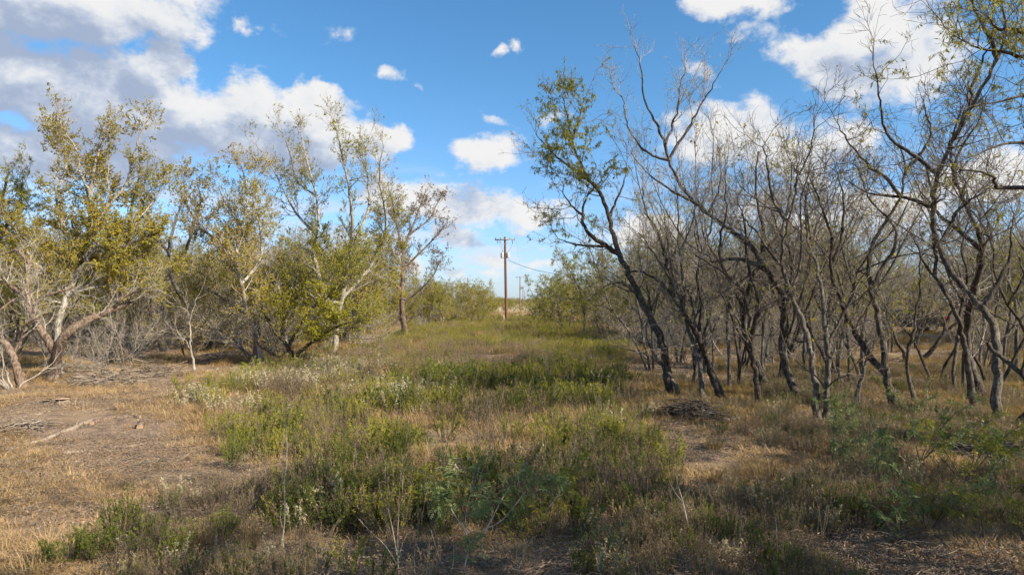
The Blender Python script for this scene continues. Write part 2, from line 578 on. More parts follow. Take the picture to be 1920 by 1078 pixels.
# ------------------------------------------------------------------ ground
def build_ground():
    # one sheet, fine near the camera, coarse out to the horizon
    ys = np.unique(np.concatenate([np.linspace(-60, 0, 30), np.linspace(0, 40, 130), np.linspace(40, 160, 60), np.geomspace(160, 9000, 36)]))
    xs = np.unique(np.concatenate([-np.geomspace(40, 9000, 34), np.linspace(-40, 40, 150), np.geomspace(40, 9000, 34)]))
    X, Y = np.meshgrid(xs, ys)
    rng = np.random.default_rng(3)
    Z = gz(X, Y)
    near = (np.abs(X) < 30) & (Y < 60) & (Y > 3)
    Z = Z + near * rng.normal(0, 0.012, X.shape)
    V = np.stack([X, Y, Z], -1).reshape(-1, 3)
    nx = len(xs)
    i = np.arange(len(ys) - 1)[:, None] * nx + np.arange(nx - 1)[None, :]
    Q = np.stack([i, i + 1, i + nx + 1, i + nx], -1).reshape(-1, 4)
    g = link('ground', mesh_np('ground', V, Q, 'ground_soil'))
    g['kind'] = 'structure'


build_ground()

# ------------------------------------------------------------------ trees
SPEC = {
    'mesquite': dict(n1=3.0, l1=1.5, a1=0.85, w1=0.22, u1=0.06, n2=4.4, l2=0.72, a2=0.85, w2=0.28, n3=8.6, l3=0.30, w3=0.3, r2=0.008, r3=0.0036),
    'grey': dict(n1=3.2, l1=1.3, a1=0.72, w1=0.15, u1=0.13, n2=4.8, l2=0.62, a2=0.75, w2=0.22, n3=9.2, l3=0.27, w3=0.28, r2=0.008, r3=0.0036),
    'hackberry': dict(n1=4.0, l1=1.35, a1=0.75, w1=0.14, u1=0.09, n2=6.0, l2=0.68, a2=0.75, w2=0.2, n3=9.0, l3=0.30, w3=0.22, r2=0.0075, r3=0.0036),
}


def flower_field(shape_list, px, py, base):
    p = np.full(len(px), base)
    for (cx, cy, rx, ry, q) in shape_list:
        e = ((px - cx) / rx) ** 2 + ((py - cy) / ry) ** 2
        p = np.maximum(p, q * np.clip(1.35 - e, 0, 1))
    return p


def clump(C, s, rng):
    k = rng.uniform(0, 7, 3)
    return (np.sin(C[:, 0] * s + k[0]) + np.sin(C[:, 1] * s * 1.1 + k[1] + C[:, 2] * 0.7) + np.sin(C[:, 2] * s * 1.2 + k[2] + C[:, 0] * 0.9)) / 3.0


def build_tree(root, limbs, sp, rng, bark, twig, leaf, leaf_kind, leaf_n, pfun, base_t=0.3, sides=8, dens=1.0, tint_mu=0.4, low_limb_t=None, limb_barks=None, leaf_scale=1.0):
    """limbs: list of (P(K,3), R(K)) in root-local space; the first is the trunk"""
    S = SPEC[sp]
    for i, (P, R) in enumerate(limbs):
        V, Q = tubes(P[None], R[None], sides if i == 0 else max(6, sides - 2), rng, 0.05)
        bm = bark if not limb_barks or limb_barks[i] is None else limb_barks[i]
        link('trunk' if i == 0 else 'limb', mesh_np('trunk' if i == 0 else 'limb', V, Q, bm), root)
    K0 = 24
    LP = np.stack([catmull(P, K0) for P, R in limbs])
    LR = np.stack([np.interp(np.linspace(0, 1, K0), np.linspace(0, 1, len(R)), R) for P, R in limbs])
    t0s = [base_t if i == 0 else 0.12 for i in range(len(limbs))]
    p1, r1 = [], []
    for i in range(len(limbs)):
        a, b = grow(LP[i:i + 1], LR[i:i + 1], rng, S['n1'] * dens, t0s[i], 1.0, S['a1'], S['l1'], 0.36, 9, S['w1'], S['u1'], 0.3, 0.008, 2)
        b = np.minimum(b, 0.018 * np.linspace(1, 0.3, 9)[None])
        p1.append(a)
        r1.append(b)
    p1 = np.concatenate(p1)
    r1 = np.concatenate(r1)
    p2, r2 = grow(p1, r1, rng, S['n2'] * dens, 0.15, 1.0, S['a2'], S['l2'], 0.6, 6, S['w2'], S['u1'] * 0.8, 0.4, S['r2'] * 0.6, 1)
    p3, r3 = grow(p2, r2, rng, S['n3'] * dens, 0.1, 1.0, 0.75, S['l3'], 0.6, 3, S['w3'], 0.03, 0.5, S['r3'], 1)
    p2 = p2[:, [0, 1, 2, 3, 4, 5]]
    ar1 = tubes(p1, r1, 5)
    ar2 = tubes(p2[:, [0, 2, 4, 5]], r2[:, [0, 2, 4, 5]], 3)
    ar3 = tubes(p3, r3, 3)
    V, Q = merge([ar1, ar2, ar3])
    link('twigs', mesh_np('twigs', V, Q, twig), root, 'stuff')
    if leaf_n <= 0:
        return
    # leaves ride on the finest twigs and on the ends of the next coarser ones
    allP = np.concatenate([p3, p2[:, [1, 3, 5]]])
    n = len(allP)
    mid = allP[:, 1]
    pr = pfun(mid) * np.clip(1.0 + 0.8 * clump(mid, 2.6, rng), 0.15, 2.0)
    keep = rng.random(n) < pr
    allP = allP[keep]
    if len(allP) == 0:
        return
    cnt = rng.poisson(leaf_n, len(allP))
    ii = np.repeat(np.arange(len(allP)), cnt)
    C, tan, _ = at_t(allP[ii], np.ones((len(ii), 3)), rng.uniform(0.1, 1.0, len(ii)))
    m = len(C)
    if leaf_kind == 'broad':
        d = nrm(tan * 0.5 + rng.standard_normal((m, 3)) * 0.6 + np.array([0, 0, -0.35]))
        ln = rng.uniform(0.038, 0.072, m) * leaf_scale
        wd = ln * rng.uniform(0.5, 0.8, m)
    else:
        d = nrm(tan * 0.3 + rng.standard_normal((m, 3)) * 0.45 + np.array([0, 0, -0.75]))
        ln = rng.uniform(0.05, 0.115, m) * leaf_scale
        wd = rng.uniform(0.013, 0.024, m) * leaf_scale
    ax = LP.reshape(-1, 3).mean(0)
    face = nrm((C - ax) * np.array([1, 1, 0.4])) * 0.75 + np.array([0, 0, 0.7])
    V, Q = leaves(C, d, ln, wd, rng, face)
    tint = np.clip(rng.normal(tint_mu, 0.2, m) + 0.12 * clump(C, 1.3, rng), 0, 1)
    link('crown', mesh_np('crown', V, Q, leaf, tint, smooth=False), root, 'stuff')


def hero(name, label, cat, limbs_px, sp='mesquite', bark='bark_dark', twig='twig_dark', leaf='leaf_feather', leaf_kind='feather',
         leaf_n=0, blobs=(), base_p=0.0, D=None, seed=0, base_t=0.35, dens=1.0, tint_mu=0.4, drift=0.09, wob=0.02, limb_barks=None, leaf_scale=1.0, group=None, yshift=0.0):
    """limbs_px: list of ([(px,py),...], r0px, r1px) drawn over the photograph and set at the tree's own distance"""
    rng = np.random.default_rng(1000 + seed)
    b0 = limbs_px[0][0][0]
    if D is None:
        D = D_of(b0[1])
    bx = (b0[0] - CX) / F * D
    bz = float(gz(bx, D))
    root = thing(name, label, cat, (bx, D, bz), 0, group)
    done = []
    for i, (pts, r0, r1) in enumerate(limbs_px):
        P = np.array([((px - CX) / F * D - bx, 0.0, H + (HY - py) / F * D - bz) for px, py in pts])
        if i == 0:
            P[:, 2] -= P[0, 2] + 0.06
        n = max(10, int(len(pts) * 4))
        Q = catmull(P, n)
        L = np.linalg.norm(np.diff(Q, axis=0), axis=1).sum()
        u = np.linspace(0, 1, n)
        y = L * drift * (rng.normal(0, 1.2) * u + rng.normal(0, 0.9) * np.sin(u * math.pi * 1.4) + rng.normal(0, .4) * np.sin(u * 9))
        Q[:, 1] += y
        Q[:, 0] += wob * L * 0.25 * np.sin(u * rng.uniform(9, 16) + rng.uniform(0, 6)) * np.sin(u * math.pi)
        if i > 0:
            allp = np.concatenate(done)
            j = np.argmin((allp[:, 0] - Q[0, 0]) ** 2 + (allp[:, 2] - Q[0, 2]) ** 2)
            sh = allp[j] - Q[0]
            if math.hypot(sh[0], sh[2]) > 0.13 and pts[0][1] > b0[1] - 12:
                sh = np.zeros(3)                      # a second trunk with a foot of its own
                Q[0, 2] = -0.06
            w = np.clip(1 - u * 3, 0, 1)[:, None]
            Q[:, 1] += sh[1]
            Q[:, [0, 2]] += sh[[0, 2]] * w
        done.append(Q)
        R = np.linspace(1, 0, n) ** 1.0 * (r0 - r1 * 0.8) + r1 * 0.8
        R = R / F * D * 0.88
        Q[1:-1, 0] += rng.normal(0, 0.015, n - 2)
        Q[1:-1, 1] += rng.normal(0, 0.015, n - 2)
        if Q[0, 2] < 0.1:
            R *= 1 + 0.55 * np.exp(-L * u / 0.22)
        if name == 'hackberry_tree':
            R *= 0.78
        limbs_px[i] = (Q, R)
    pf = lambda C: flower_field(blobs, (C[:, 0] + bx) / D * F + CX, HY - (C[:, 2] + bz - H) / D * F, base_p)
    build_tree(root, limbs_px, sp, rng, bark, twig, leaf, leaf_kind, leaf_n, pf, base_t, 10, dens, tint_mu, limb_barks=limb_barks, leaf_scale=leaf_scale)
    return root


TG_R = 'mesquites of the near row beside the clearing'
TG_L = 'hackberries and mesquites along the clearing'

# ---- the trees on the left of the clearing
hero('hackberry_tree', 'tallest olive leaved hackberry with a white trunk behind the gnarled brown mesquite', 'tree', [
    ([(112, 700), (116, 640), (118, 600), (124, 555), (130, 510), (134, 450), (142, 400), (150, 350), (160, 300), (172, 245), (180, 205)], 10, 2),
    ([(132, 500), (110, 450), (92, 400), (80, 340), (70, 290), (55, 245)], 6, 1.5),
    ([(136, 440), (165, 400), (195, 350), (215, 300), (232, 250), (245, 215)], 6, 1.5),
    ([(150, 350), (128, 300), (112, 250), (100, 215)], 4, 1),
    ([(128, 520), (165, 480), (205, 440), (240, 400), (262, 350)], 6, 1.5),
    ([(124, 550), (85, 500), (50, 455), (20, 420)], 6, 1.5),
    ([(170, 470), (220, 460), (260, 450)], 4, 1),
    ([(128, 560), (170, 540), (215, 535), (262, 550)], 4, 1),
    ([(122, 575), (80, 560), (40, 565), (5, 580)], 4, 1),
    ([(128, 530), (170, 500), (230, 500), (285, 500)], 4, 1)],
    'hackberry', 'bark_pale', 'twig_pale', 'leaf_olive', 'broad', 9,
    [(150, 490, 200, 180, 1.7), (180, 350, 130, 110, 1.3), (90, 390, 130, 90, 1.2), (150, 250, 120, 70, 0.5)], 0.2, D=22.5, seed=1, dens=1.35, tint_mu=0.55, base_t=0.3, group=TG_L)
hero('mesquite_tree', 'gnarled brown mesquite with a thick broken limb at the left of the clearing', 'tree', [
    ([(98, 720), (108, 690), (124, 660), (146, 625), (176, 598), (205, 580), (228, 566)], 12.5, 6),
    ([(124, 662), (108, 630), (84, 600), (68, 570), (62, 530), (62, 488)], 9, 3),
    ([(66, 555), (40, 540), (15, 520), (-15, 512)], 6, 2),
    ([(76, 590), (90, 560), (120, 548), (150, 540)], 5, 1.5),
    ([(62, 495), (40, 470), (15, 478), (-10, 470)], 4, 1.5),
    ([(200, 582), (220, 560), (250, 545), (280, 540)], 4, 1.5)],
    'grey', 'bark_brown', 'twig_pale', 'leaf_olive', 'broad', 6.0, [(150, 630, 80, 60, 0.9)], 0.15, D=21.0, seed=2, dens=0.85, base_t=0.45, group=TG_L)
hero('broken_trunk', 'cut brown mesquite trunk with dead grey branches at the left edge', 'tree', [
    ([(44, 742), (44, 715), (34, 690), (14, 655), (-4, 640), (-20, 600)], 9.5, 4),
    ([(30, 690), (10, 640), (5, 590), (25, 560), (60, 545)], 4, 1.2),
    ([(5, 600), (-10, 560), (0, 520)], 4, 1.2),
    ([(18, 665), (40, 620), (60, 600), (100, 590)], 3.5, 1)],
    'grey', 'bark_brown', 'twig_pale', leaf_n=0, D=19.5, seed=3, dens=1.1, base_t=0.5, group=TG_L)
hero('mesquite_tree', 'yellow green feathery mesquite cut off by the left edge of the photo', 'tree', [
    ([(-60, 690), (-55, 620), (-40, 550), (-30, 480), (-15, 420), (0, 360), (15, 320)], 11, 2),
    ([(-35, 500), (10, 450), (45, 400), (60, 350)], 6, 1.5),
    ([(-45, 560), (-90, 480), (-110, 400)], 6, 1.5),
    ([(-15, 420), (-60, 360), (-70, 310)], 5, 1.5)],
    'mesquite', 'bark_dark', 'twig_grey', 'leaf_feather', 'feather', 11, [(10, 400, 120, 110, 1.5)], 0.4, D=25, seed=4, dens=1.25, tint_mu=0.55, group=TG_L)
hero('mesquite_tree', 'feathery green mesquite growing just behind the tallest white trunked hackberry', 'tree', [
    ([(215, 655), (222, 600), (232, 540), (240, 480), (250, 420), (262, 360), (275, 310)], 8, 2),
    ([(235, 520), (205, 450), (185, 390), (190, 330)], 5, 1.5),
    ([(245, 450), (275, 400), (290, 350)], 5, 1.5),
    ([(228, 560), (180, 500), (150, 450), (120, 400)], 5, 1.5)],
    'mesquite', 'bark_dark', 'twig_dark', 'leaf_feather', 'feather', 11, [(200, 450, 140, 140, 1.4)], 0.3, D=27.5, seed=5, dens=1.2, tint_mu=0.5, group=TG_L)
hero('bare_tree', 'slender bare tree leaning left between the two leafy hackberries', 'tree', [
    ([(395, 640), (380, 580), (350, 520), (335, 470), (322, 430), (305, 385), (300, 340), (312, 300)], 6, 1.5),
    ([(335, 470), (300, 440), (285, 400), (275, 360)], 4, 1.2),
    ([(345, 510), (380, 460), (400, 400), (395, 350)], 4, 1.2)],
    'grey', 'bark_grey', 'twig_grey', 'leaf_olive', 'broad', 2, [], 0.05, D=34, seed=6, dens=0.9, group=TG_L)
hero('dark_thicket_tree', 'dark multi stemmed mesquite in the shade left of the thin white sapling', 'tree', [
    ([(310, 650), (306, 610), (300, 570), (305, 530), (330, 495), (360, 470)], 8, 2),
    ([(302, 580), (285, 540), (270, 500), (240, 480)], 5, 1.5),
    ([(304, 545), (290, 500), (300, 450), (290, 410)], 5, 1.5),
    ([(308, 630), (340, 590), (370, 560), (390, 520)], 4, 1.5)],
    'mesquite', 'bark_dark', 'twig_dark', 'leaf_feather', 'feather', 4, [], 0.18, D=33, seed=7, group=TG_L)
hero('white_sapling', 'thin white leafless sapling standing alone before the left thicket', 'sapling', [
    ([(364, 692), (362, 660), (359, 625), (355, 595), (351, 578)], 2.6, 0.9),
    ([(356, 600), (362, 580), (366, 560)], 1.4, 0.6),
    ([(361, 655), (352, 640), (343, 632)], 1.4, 0.6),
    ([(354, 590), (342, 578), (328, 575)], 1.2, 0.5)],
    'grey', 'bark_pale', 'twig_pale', leaf_n=0, D=24.5, seed=8, dens=0.35, base_t=0.55, drift=0.03)
hero('hackberry_tree', 'many stemmed tree with brown trunk, white trunk and arching limbs', 'tree', [
    ([(474, 684), (473, 650), (468, 610), (455, 575), (447, 545), (440, 515), (430, 485), (418, 465), (400, 445), (380, 430)], 10, 3),
    ([(491, 690), (485, 650), (479, 610), (477, 570), (479, 535), (472, 500), (468, 450), (462, 400), (455, 350), (448, 310)], 7, 1.5),
    ([(470, 680), (450, 655), (425, 632), (395, 617), (360, 612), (330, 618), (312, 626)], 5, 2),
    ([(466, 615), (448, 590), (425, 572), (400, 555), (378, 543)], 6, 2),
    ([(482, 622), (492, 645), (510, 662), (535, 678), (562, 685)], 6, 4),
    ([(447, 545), (455, 500), (440, 450), (425, 400), (405, 350)], 4, 1.2),
    ([(400, 445), (370, 420), (350, 385), (345, 340)], 4, 1.2),
    ([(479, 535), (500, 490), (505, 440), (500, 390), (510, 340)], 4, 1.2)],
    'hackberry', 'bark_brown', 'twig_pale', 'leaf_olive', 'broad', 6.0,
    [(430, 400, 130, 120, 0.95), (390, 500, 110, 80, 0.75), (480, 540, 70, 60, 0.6)], 0.22, seed=9, D=26, dens=1.35, tint_mu=0.62, base_t=0.45,
    limb_barks=[None, 'bark_pale', 'bark_grey', 'bark_grey', 'bark_brown', None, None, 'bark_pale'], group=TG_L)
hero('hackberry_tree', 'wide airy hackberry with white limbs and yellow green leaves low down', 'tree', [
    ([(628, 668), (629, 640), (633, 610), (640, 570), (650, 530), (658, 490), (664, 450), (668, 400), (668, 350), (660, 300), (650, 250)], 8, 1.5),
    ([(633, 600), (612, 550), (600, 510), (592, 470), (598, 420), (590, 360), (575, 300), (562, 240)], 6, 1.3),
    ([(640, 560), (680, 510), (705, 450), (715, 400), (722, 340), (735, 290)], 5, 1.3),
    ([(660, 470), (690, 400), (690, 340), (680, 290), (690, 235)], 4, 1),
    ([(598, 440), (560, 400), (530, 350), (505, 300), (480, 270)], 4, 1),
    ([(590, 370), (545, 330), (540, 280), (530, 235)], 3, 1),
    ([(630, 625), (600, 600), (570, 590), (545, 590)], 4, 1.2),
    ([(632, 615), (665, 590), (690, 585), (705, 600)], 4, 1.2),
    ([(640, 570), (600, 560), (560, 540), (520, 520)], 4, 1.2)],
    'hackberry', 'bark_pale', 'twig_pale', 'leaf_green', 'broad', 8,
    [(620, 580, 110, 85, 1.8), (600, 490, 130, 100, 1.3), (690, 500, 80, 100, 1.1), (620, 390, 140, 80, 0.75), (610, 300, 150, 70, 0.3)], 0.16, seed=10, D=30.5, dens=1.2, tint_mu=0.5, base_t=0.25, group=TG_L)
hero('dead_snag', 'broken white snag standing behind the wide airy hackberry', 'tree', [
    ([(536, 640), (534, 600), (532, 560), (527, 520)], 6, 3.5),
    ([(533, 570), (545, 545), (555, 530)], 2.5, 1),
    ([(533, 590), (518, 560), (512, 540)], 2.5, 1)],
    'grey', 'bark_pale', 'twig_pale', leaf_n=0, D=36, seed=11, dens=0.5, base_t=0.4, group=TG_L)
hero('leafy_sapling', 'low dense yellow green tree with dark forked trunk under the airy hackberry', 'tree', [
    ([(553, 684), (548, 665), (540, 645), (534, 625), (530, 600), (535, 570)], 6, 1.5),
    ([(542, 650), (560, 620), (575, 595), (590, 575)], 4, 1.2),
    ([(538, 635), (515, 610), (500, 590), (490, 560)], 4, 1.2),
    ([(550, 668), (585, 640), (610, 625), (640, 610), (675, 600)], 4, 1.2),
    ([(530, 600), (545, 560), (555, 520), (560, 490)], 3, 1),
    ([(590, 575), (620, 550), (650, 530), (665, 500)], 3, 1)],
    'hackberry', 'bark_dark', 'twig_dark', 'leaf_green', 'broad', 7.0, [(590, 590, 100, 70, 1.3)], 0.5, seed=12, D=25.6, dens=1.45, tint_mu=0.58, base_t=0.4, group=TG_L)
hero('rust_leaf_tree', 'straight trunked tree with sparse rusty leaves at the clearing edge', 'tree', [
    ([(760, 634), (759, 600), (758, 565), (757, 530), (757, 500), (758, 470), (764, 440), (775, 405), (785, 370), (792, 345)], 6.5, 1),
    ([(757, 500), (735, 470), (715, 430), (705, 400)], 3, 0.9),
    ([(757, 505), (785, 475), (812, 445), (835, 415)], 3, 0.9),
    ([(757, 480), (745, 430), (740, 390), (735, 355)], 3, 0.9),
    ([(757, 545), (735, 530), (705, 540), (680, 560)], 3, 1),
    ([(758, 565), (790, 545), (815, 520), (830, 490)], 2.5, 0.8),
    ([(764, 440), (800, 410), (820, 370)], 2.5, 0.8),
    ([(757, 520), (725, 500), (695, 480)], 2.5, 0.8)],
    'hackberry', 'bark_brown', 'twig_grey', 'leaf_rust', 'broad', 6.0, [(765, 560, 70, 40, 0.3), (765, 430, 90, 100, 0.4)], 0.3, seed=13, D=45, dens=1.3, tint_mu=0.5, base_t=0.35, drift=0.12, group=TG_L, leaf_scale=1.3)

# ---- the trees on the right
hero('mesquite_tree', 'leaning mesquite with feathery green top nearest the open clearing', 'tree', [
    ([(1258, 750), (1247, 700), (1238, 655), (1222, 605), (1205, 560), (1185, 515), (1168, 475), (1155, 430), (1146, 390), (1132, 350), (1110, 322), (1090, 285), (1076, 240), (1068, 195), (1062, 155)], 9.5, 1.5),
    ([(1168, 478), (1138, 452), (1108, 428), (1098, 398), (1102, 370), (1118, 345)], 6, 2),
    ([(1110, 322), (1080, 305), (1050, 285), (1025, 255), (1008, 235)], 4, 1),
    ([(1076, 245), (1090, 215), (1098, 180)], 3, 1),
    ([(1205, 562), (1175, 535), (1150, 530), (1128, 542)], 5, 1.5),
    ([(1150, 455), (1110, 455), (1075, 450), (1050, 440)], 3.5, 1),
    ([(1150, 400), (1165, 370), (1180, 330), (1185, 295)], 3.5, 1),
    ([(1100, 395), (1075, 375), (1058, 350)], 3, 1)],
    'mesquite', 'bark_dark', 'twig_dark', 'leaf_feather', 'feather', 13,
    [(1062, 215, 80, 110, 1.3), (1075, 295, 85, 60, 0.8), (1085, 410, 80, 60, 0.3), (1150, 330, 50, 50, 0.7)], 0.10, seed=20, D=16.5, dens=1.2, tint_mu=0.42, base_t=0.6, group=TG_R)
hero('slim_tree', 'slim grey stem curving beside the leaning feathery topped mesquite', 'tree', [
    ([(1278, 758), (1262, 715), (1245, 690), (1232, 660), (1226, 610), (1232, 560), (1240, 500)], 4, 1.2),
    ([(1245, 690), (1222, 668), (1195, 660), (1170, 655)], 3, 1),
    ([(1230, 580), (1210, 520), (1205, 470)], 2.5, 0.8)],
    'grey', 'bark_grey', 'twig_grey', leaf_n=0, D=16, seed=21, dens=0.7, base_t=0.5, group=TG_R)
hero('mesquite_tree', 'dark trunk rising left from the grass, second from the clearing', 'tree', [
    ([(1357, 756), (1340, 715), (1322, 675), (1300, 635), (1280, 595), (1258, 555), (1235, 525), (1205, 510), (1180, 512)], 9, 2.5),
    ([(1258, 555), (1250, 500), (1235, 450), (1215, 400), (1205, 350)], 5, 1.2),
    ([(1300, 635), (1310, 580), (1300, 520), (1310, 460), (1300, 400)], 5, 1.2),
    ([(1280, 595), (1245, 520), (1220, 480), (1190, 440)], 4, 1.2)],
    'mesquite', 'bark_dark', 'twig_grey', 'leaf_feather', 'feather', 5, [(1200, 400, 60, 60, 0.35)], 0.07, D=16.3, seed=22, dens=1.0, group=TG_R)
hero('slim_tree', 'slim upright grey tree before the dark brush pile', 'tree', [
    ([(1321, 765), (1320, 715), (1314, 670), (1302, 625), (1296, 575), (1290, 520), (1284, 460), (1288, 400), (1280, 340)], 5.5, 1.2),
    ([(1316, 680), (1332, 630), (1336, 580), (1345, 520)], 3.5, 1),
    ([(1296, 570), (1275, 500), (1262, 440), (1250, 390)], 3.5, 1),
    ([(1286, 470), (1310, 410), (1325, 360)], 3, 1)],
    'grey', 'bark_grey', 'twig_grey', 'leaf_feather', 'feather', 3, [], 0.04, D=15.6, seed=23, dens=0.9, group=TG_R)
hero('bare_tree', 'tall bare grey tree leaning left with white twigs against the sky', 'tree', [
    ([(1502, 770), (1492, 715), (1482, 670), (1474, 620), (1464, 575), (1434, 540), (1410, 512), (1393, 484), (1362, 454), (1328, 416), (1301, 380), (1280, 345), (1258, 305), (1248, 280)], 9, 2.6),
    ([(1255, 300), (1225, 285), (1200, 262), (1182, 235), (1175, 205), (1168, 175)], 3.2, 1),
    ([(1250, 285), (1240, 250), (1228, 215), (1212, 175), (1200, 135), (1190, 100)], 3.5, 1),
    ([(1262, 300), (1278, 265), (1300, 225), (1325, 180), (1350, 135)], 3.5, 1),
    ([(1245, 270), (1262, 230), (1270, 185), (1285, 130)], 3, 1),
    ([(1301, 380), (1262, 355), (1225, 330), (1195, 300)], 3.5, 1),
    ([(1410, 512), (1375, 490), (1330, 492), (1290, 505)], 5, 1.5),
    ([(1464, 575), (1475, 520), (1470, 460), (1455, 400)], 5, 1.3),
    ([(1320, 405), (1345, 365), (1352, 320)], 3, 1)],
    'grey', 'bark_dark', 'twig_pale', 'leaf_olive', 'broad', 1.2, [], 0.12, D=15.9, seed=24, dens=0.9, base_t=0.55, tint_mu=0.7, leaf_scale=0.55, group=TG_R,
    limb_barks=[None, 'bark_grey', 'bark_grey', 'bark_grey', 'bark_grey', 'bark_grey', None, None, None])
hero('mesquite_tree', 'forked mesquite between the brush pile and the pale trunked tree', 'tree', [
    ([(1424, 768), (1414, 720), (1405, 670), (1396, 620), (1388, 575), (1372, 545), (1345, 520), (1315, 500), (1285, 485)], 6.5, 1.8),
    ([(1396, 620), (1400, 560), (1385, 500), (1375, 440), (1360, 380)], 5, 1.2),
    ([(1400, 650), (1375, 610), (1355, 570), (1340, 545)], 3.5, 1.2),
    ([(1345, 520), (1335, 470), (1340, 410), (1330, 350)], 3.5, 1)],
    'mesquite', 'bark_dark', 'twig_grey', 'leaf_feather', 'feather', 5, [(1370, 300, 60, 50, 0.3)], 0.05, D=15.5, seed=25, dens=1.0, group=TG_R)
hero('mesquite_tree', 'thick leaning trunk just behind the forked mesquite', 'tree', [
    ([(1442, 738), (1430, 700), (1416, 665), (1402, 625), (1395, 560), (1410, 500), (1420, 440), (1405, 370), (1400, 300)], 8, 1.5),
    ([(1395, 570), (1360, 520), (1330, 460), (1320, 400)], 5, 1.2),
    ([(1415, 480), (1450, 430), (1470, 370), (1480, 300)], 4, 1.2)],
    'mesquite', 'bark_dark', 'twig_grey', 'leaf_feather', 'feather', 4, [(1420, 300, 70, 50, 0.3)], 0.05, D=18, seed=26, dens=1.0, group=TG_R)
hero('pale_twin_tree', 'twin trunked tree, one trunk pale grey, centre of the near row', 'tree', [
    ([(1531, 792), (1529, 740), (1527, 690), (1526, 640), (1520, 600), (1508, 560), (1494, 525), (1480, 490), (1473, 450), (1476, 405), (1482, 360), (1488, 310)], 7.5, 1.6),
    ([(1549, 794), (1545, 740), (1540, 680), (1534, 620), (1536, 560), (1535, 500), (1530, 440), (1540, 380), (1550, 330)], 7, 1.6),
    ([(1508, 560), (1525, 500), (1520, 440), (1515, 380), (1525, 320)], 4, 1.2),
    ([(1476, 410), (1450, 370), (1435, 320), (1420, 280)], 4, 1.2),
    ([(1485, 500), (1450, 465), (1425, 430), (1400, 400)], 4, 1.2),
    ([(1540, 660), (1570, 600), (1590, 545), (1610, 500)], 4, 1.2),
    ([(1482, 350), (1510, 300), (1515, 250)], 3, 1)],
    'mesquite', 'bark_grey', 'twig_dark', 'leaf_feather', 'feather', 4, [(1440, 300, 70, 50, 0.35)], 0.05, D=13.8, seed=27, dens=1.0, base_t=0.5, group=TG_R)
hero('mesquite_tree', 'dark forked mesquite leaning across in front of the parked truck', 'tree', [
    ([(1676, 782), (1664, 735), (1654, 690), (1650, 650), (1644, 600), (1640, 550), (1636, 500), (1648, 450), (1672, 405), (1692, 365), (1700, 320), (1695, 270)], 8, 1.8),
    ([(1655, 700), (1630, 660), (1610, 620), (1594, 590), (1572, 540), (1555, 495), (1548, 450), (1520, 400), (1490, 350)], 7, 1.5),
    ([(1640, 545), (1655, 490), (1665, 440), (1650, 380), (1640, 330)], 4, 1.2),
    ([(1690, 370), (1660, 335), (1625, 310), (1590, 270), (1565, 230)], 4.5, 1.2),
    ([(1700, 320), (1735, 280), (1750, 230), (1745, 180)], 4, 1.2),
    ([(1555, 495), (1580, 440), (1575, 380), (1560, 330)], 4, 1.2)],
    'mesquite', 'bark_dark', 'twig_dark', 'leaf_feather', 'feather', 4, [(1560, 480, 60, 50, 0.2)], 0.05, D=14.6, seed=28, dens=1.0, base_t=0.5, group=TG_R)
hero('slim_tree', 'short twisted grey stem left of the dark forked mesquite', 'tree', [
    ([(1606, 770), (1612, 735), (1617, 700), (1612, 665), (1616, 640)], 5, 2.5),
    ([(1614, 690), (1630, 665), (1636, 640)], 2.5, 1)],
    'grey', 'bark_grey', 'twig_grey', leaf_n=0, D=15.4, seed=29, dens=0.5, base_t=0.5)
hero('slim_tree', 'thin lichen grey stem right of the dark forked mesquite', 'tree', [
    ([(1716, 765), (1710, 720), (1700, 680), (1693, 645), (1690, 600), (1700, 550), (1690, 490)], 4.2, 1.2),
    ([(1697, 665), (1715, 630), (1735, 590)], 2.5, 1)],
    'grey', 'bark_grey', 'twig_grey', leaf_n=0, D=16.5, seed=30, dens=0.8, group=TG_R)
hero('mesquite_tree', 'dark arched trunk sweeping up to the right behind the near row', 'tree', [
    ([(1690, 662), (1700, 668), (1718, 668), (1738, 648), (1755, 618), (1775, 596), (1800, 575), (1830, 560)], 6, 2),
    ([(1755, 618), (1780, 580), (1800, 540), (1800, 490)], 4, 1.2),
    ([(1700, 668), (1680, 630), (1670, 580), (1680, 530)], 4, 1.2)],
    'mesquite', 'bark_dark', 'twig_dark', leaf_n=0, D=27, seed=31, dens=0.9, base_t=0.4)
hero('mesquite_tree', 'tallest mesquite at the right with a smooth curved grey trunk', 'tree', [
    ([(1873, 802), (1872, 750), (1880, 700), (1892, 650), (1900, 600), (1890, 560), (1872, 520), (1858, 470), (1842, 410), (1826, 360), (1802, 310), (1786, 250), (1788, 190), (1794, 130), (1785, 70), (1770, 20)], 10, 2),
    ([(1850, 445), (1880, 400), (1905, 360), (1940, 330)], 6, 1.5),
    ([(1802, 310), (1770, 270), (1740, 235), (1715, 180), (1700, 130), (1690, 80)], 5, 1.2),
    ([(1786, 240), (1810, 190), (1830, 130), (1850, 60)], 5, 1.2),
    ([(1895, 580), (1925, 530), (1950, 470), (1960, 400)], 7, 2),
    ([(1830, 370), (1790, 350), (1740, 345), (1690, 340), (1640, 318)], 5, 1.2),
    ([(1790, 150), (1760, 100), (1745, 50), (1740, 0)], 4, 1)],
    'mesquite', 'bark_dark', 'twig_dark', 'leaf_feather', 'feather', 7, [(1760, 110, 70, 80, 0.75), (1840, 40, 90, 60, 0.7), (1720, 200, 60, 60, 0.2)], 0.05, D=13.2, seed=32, dens=1.15, tint_mu=0.7, base_t=0.5, group=TG_R,
    limb_barks=['bark_grey', None, None, None, None, None, None])
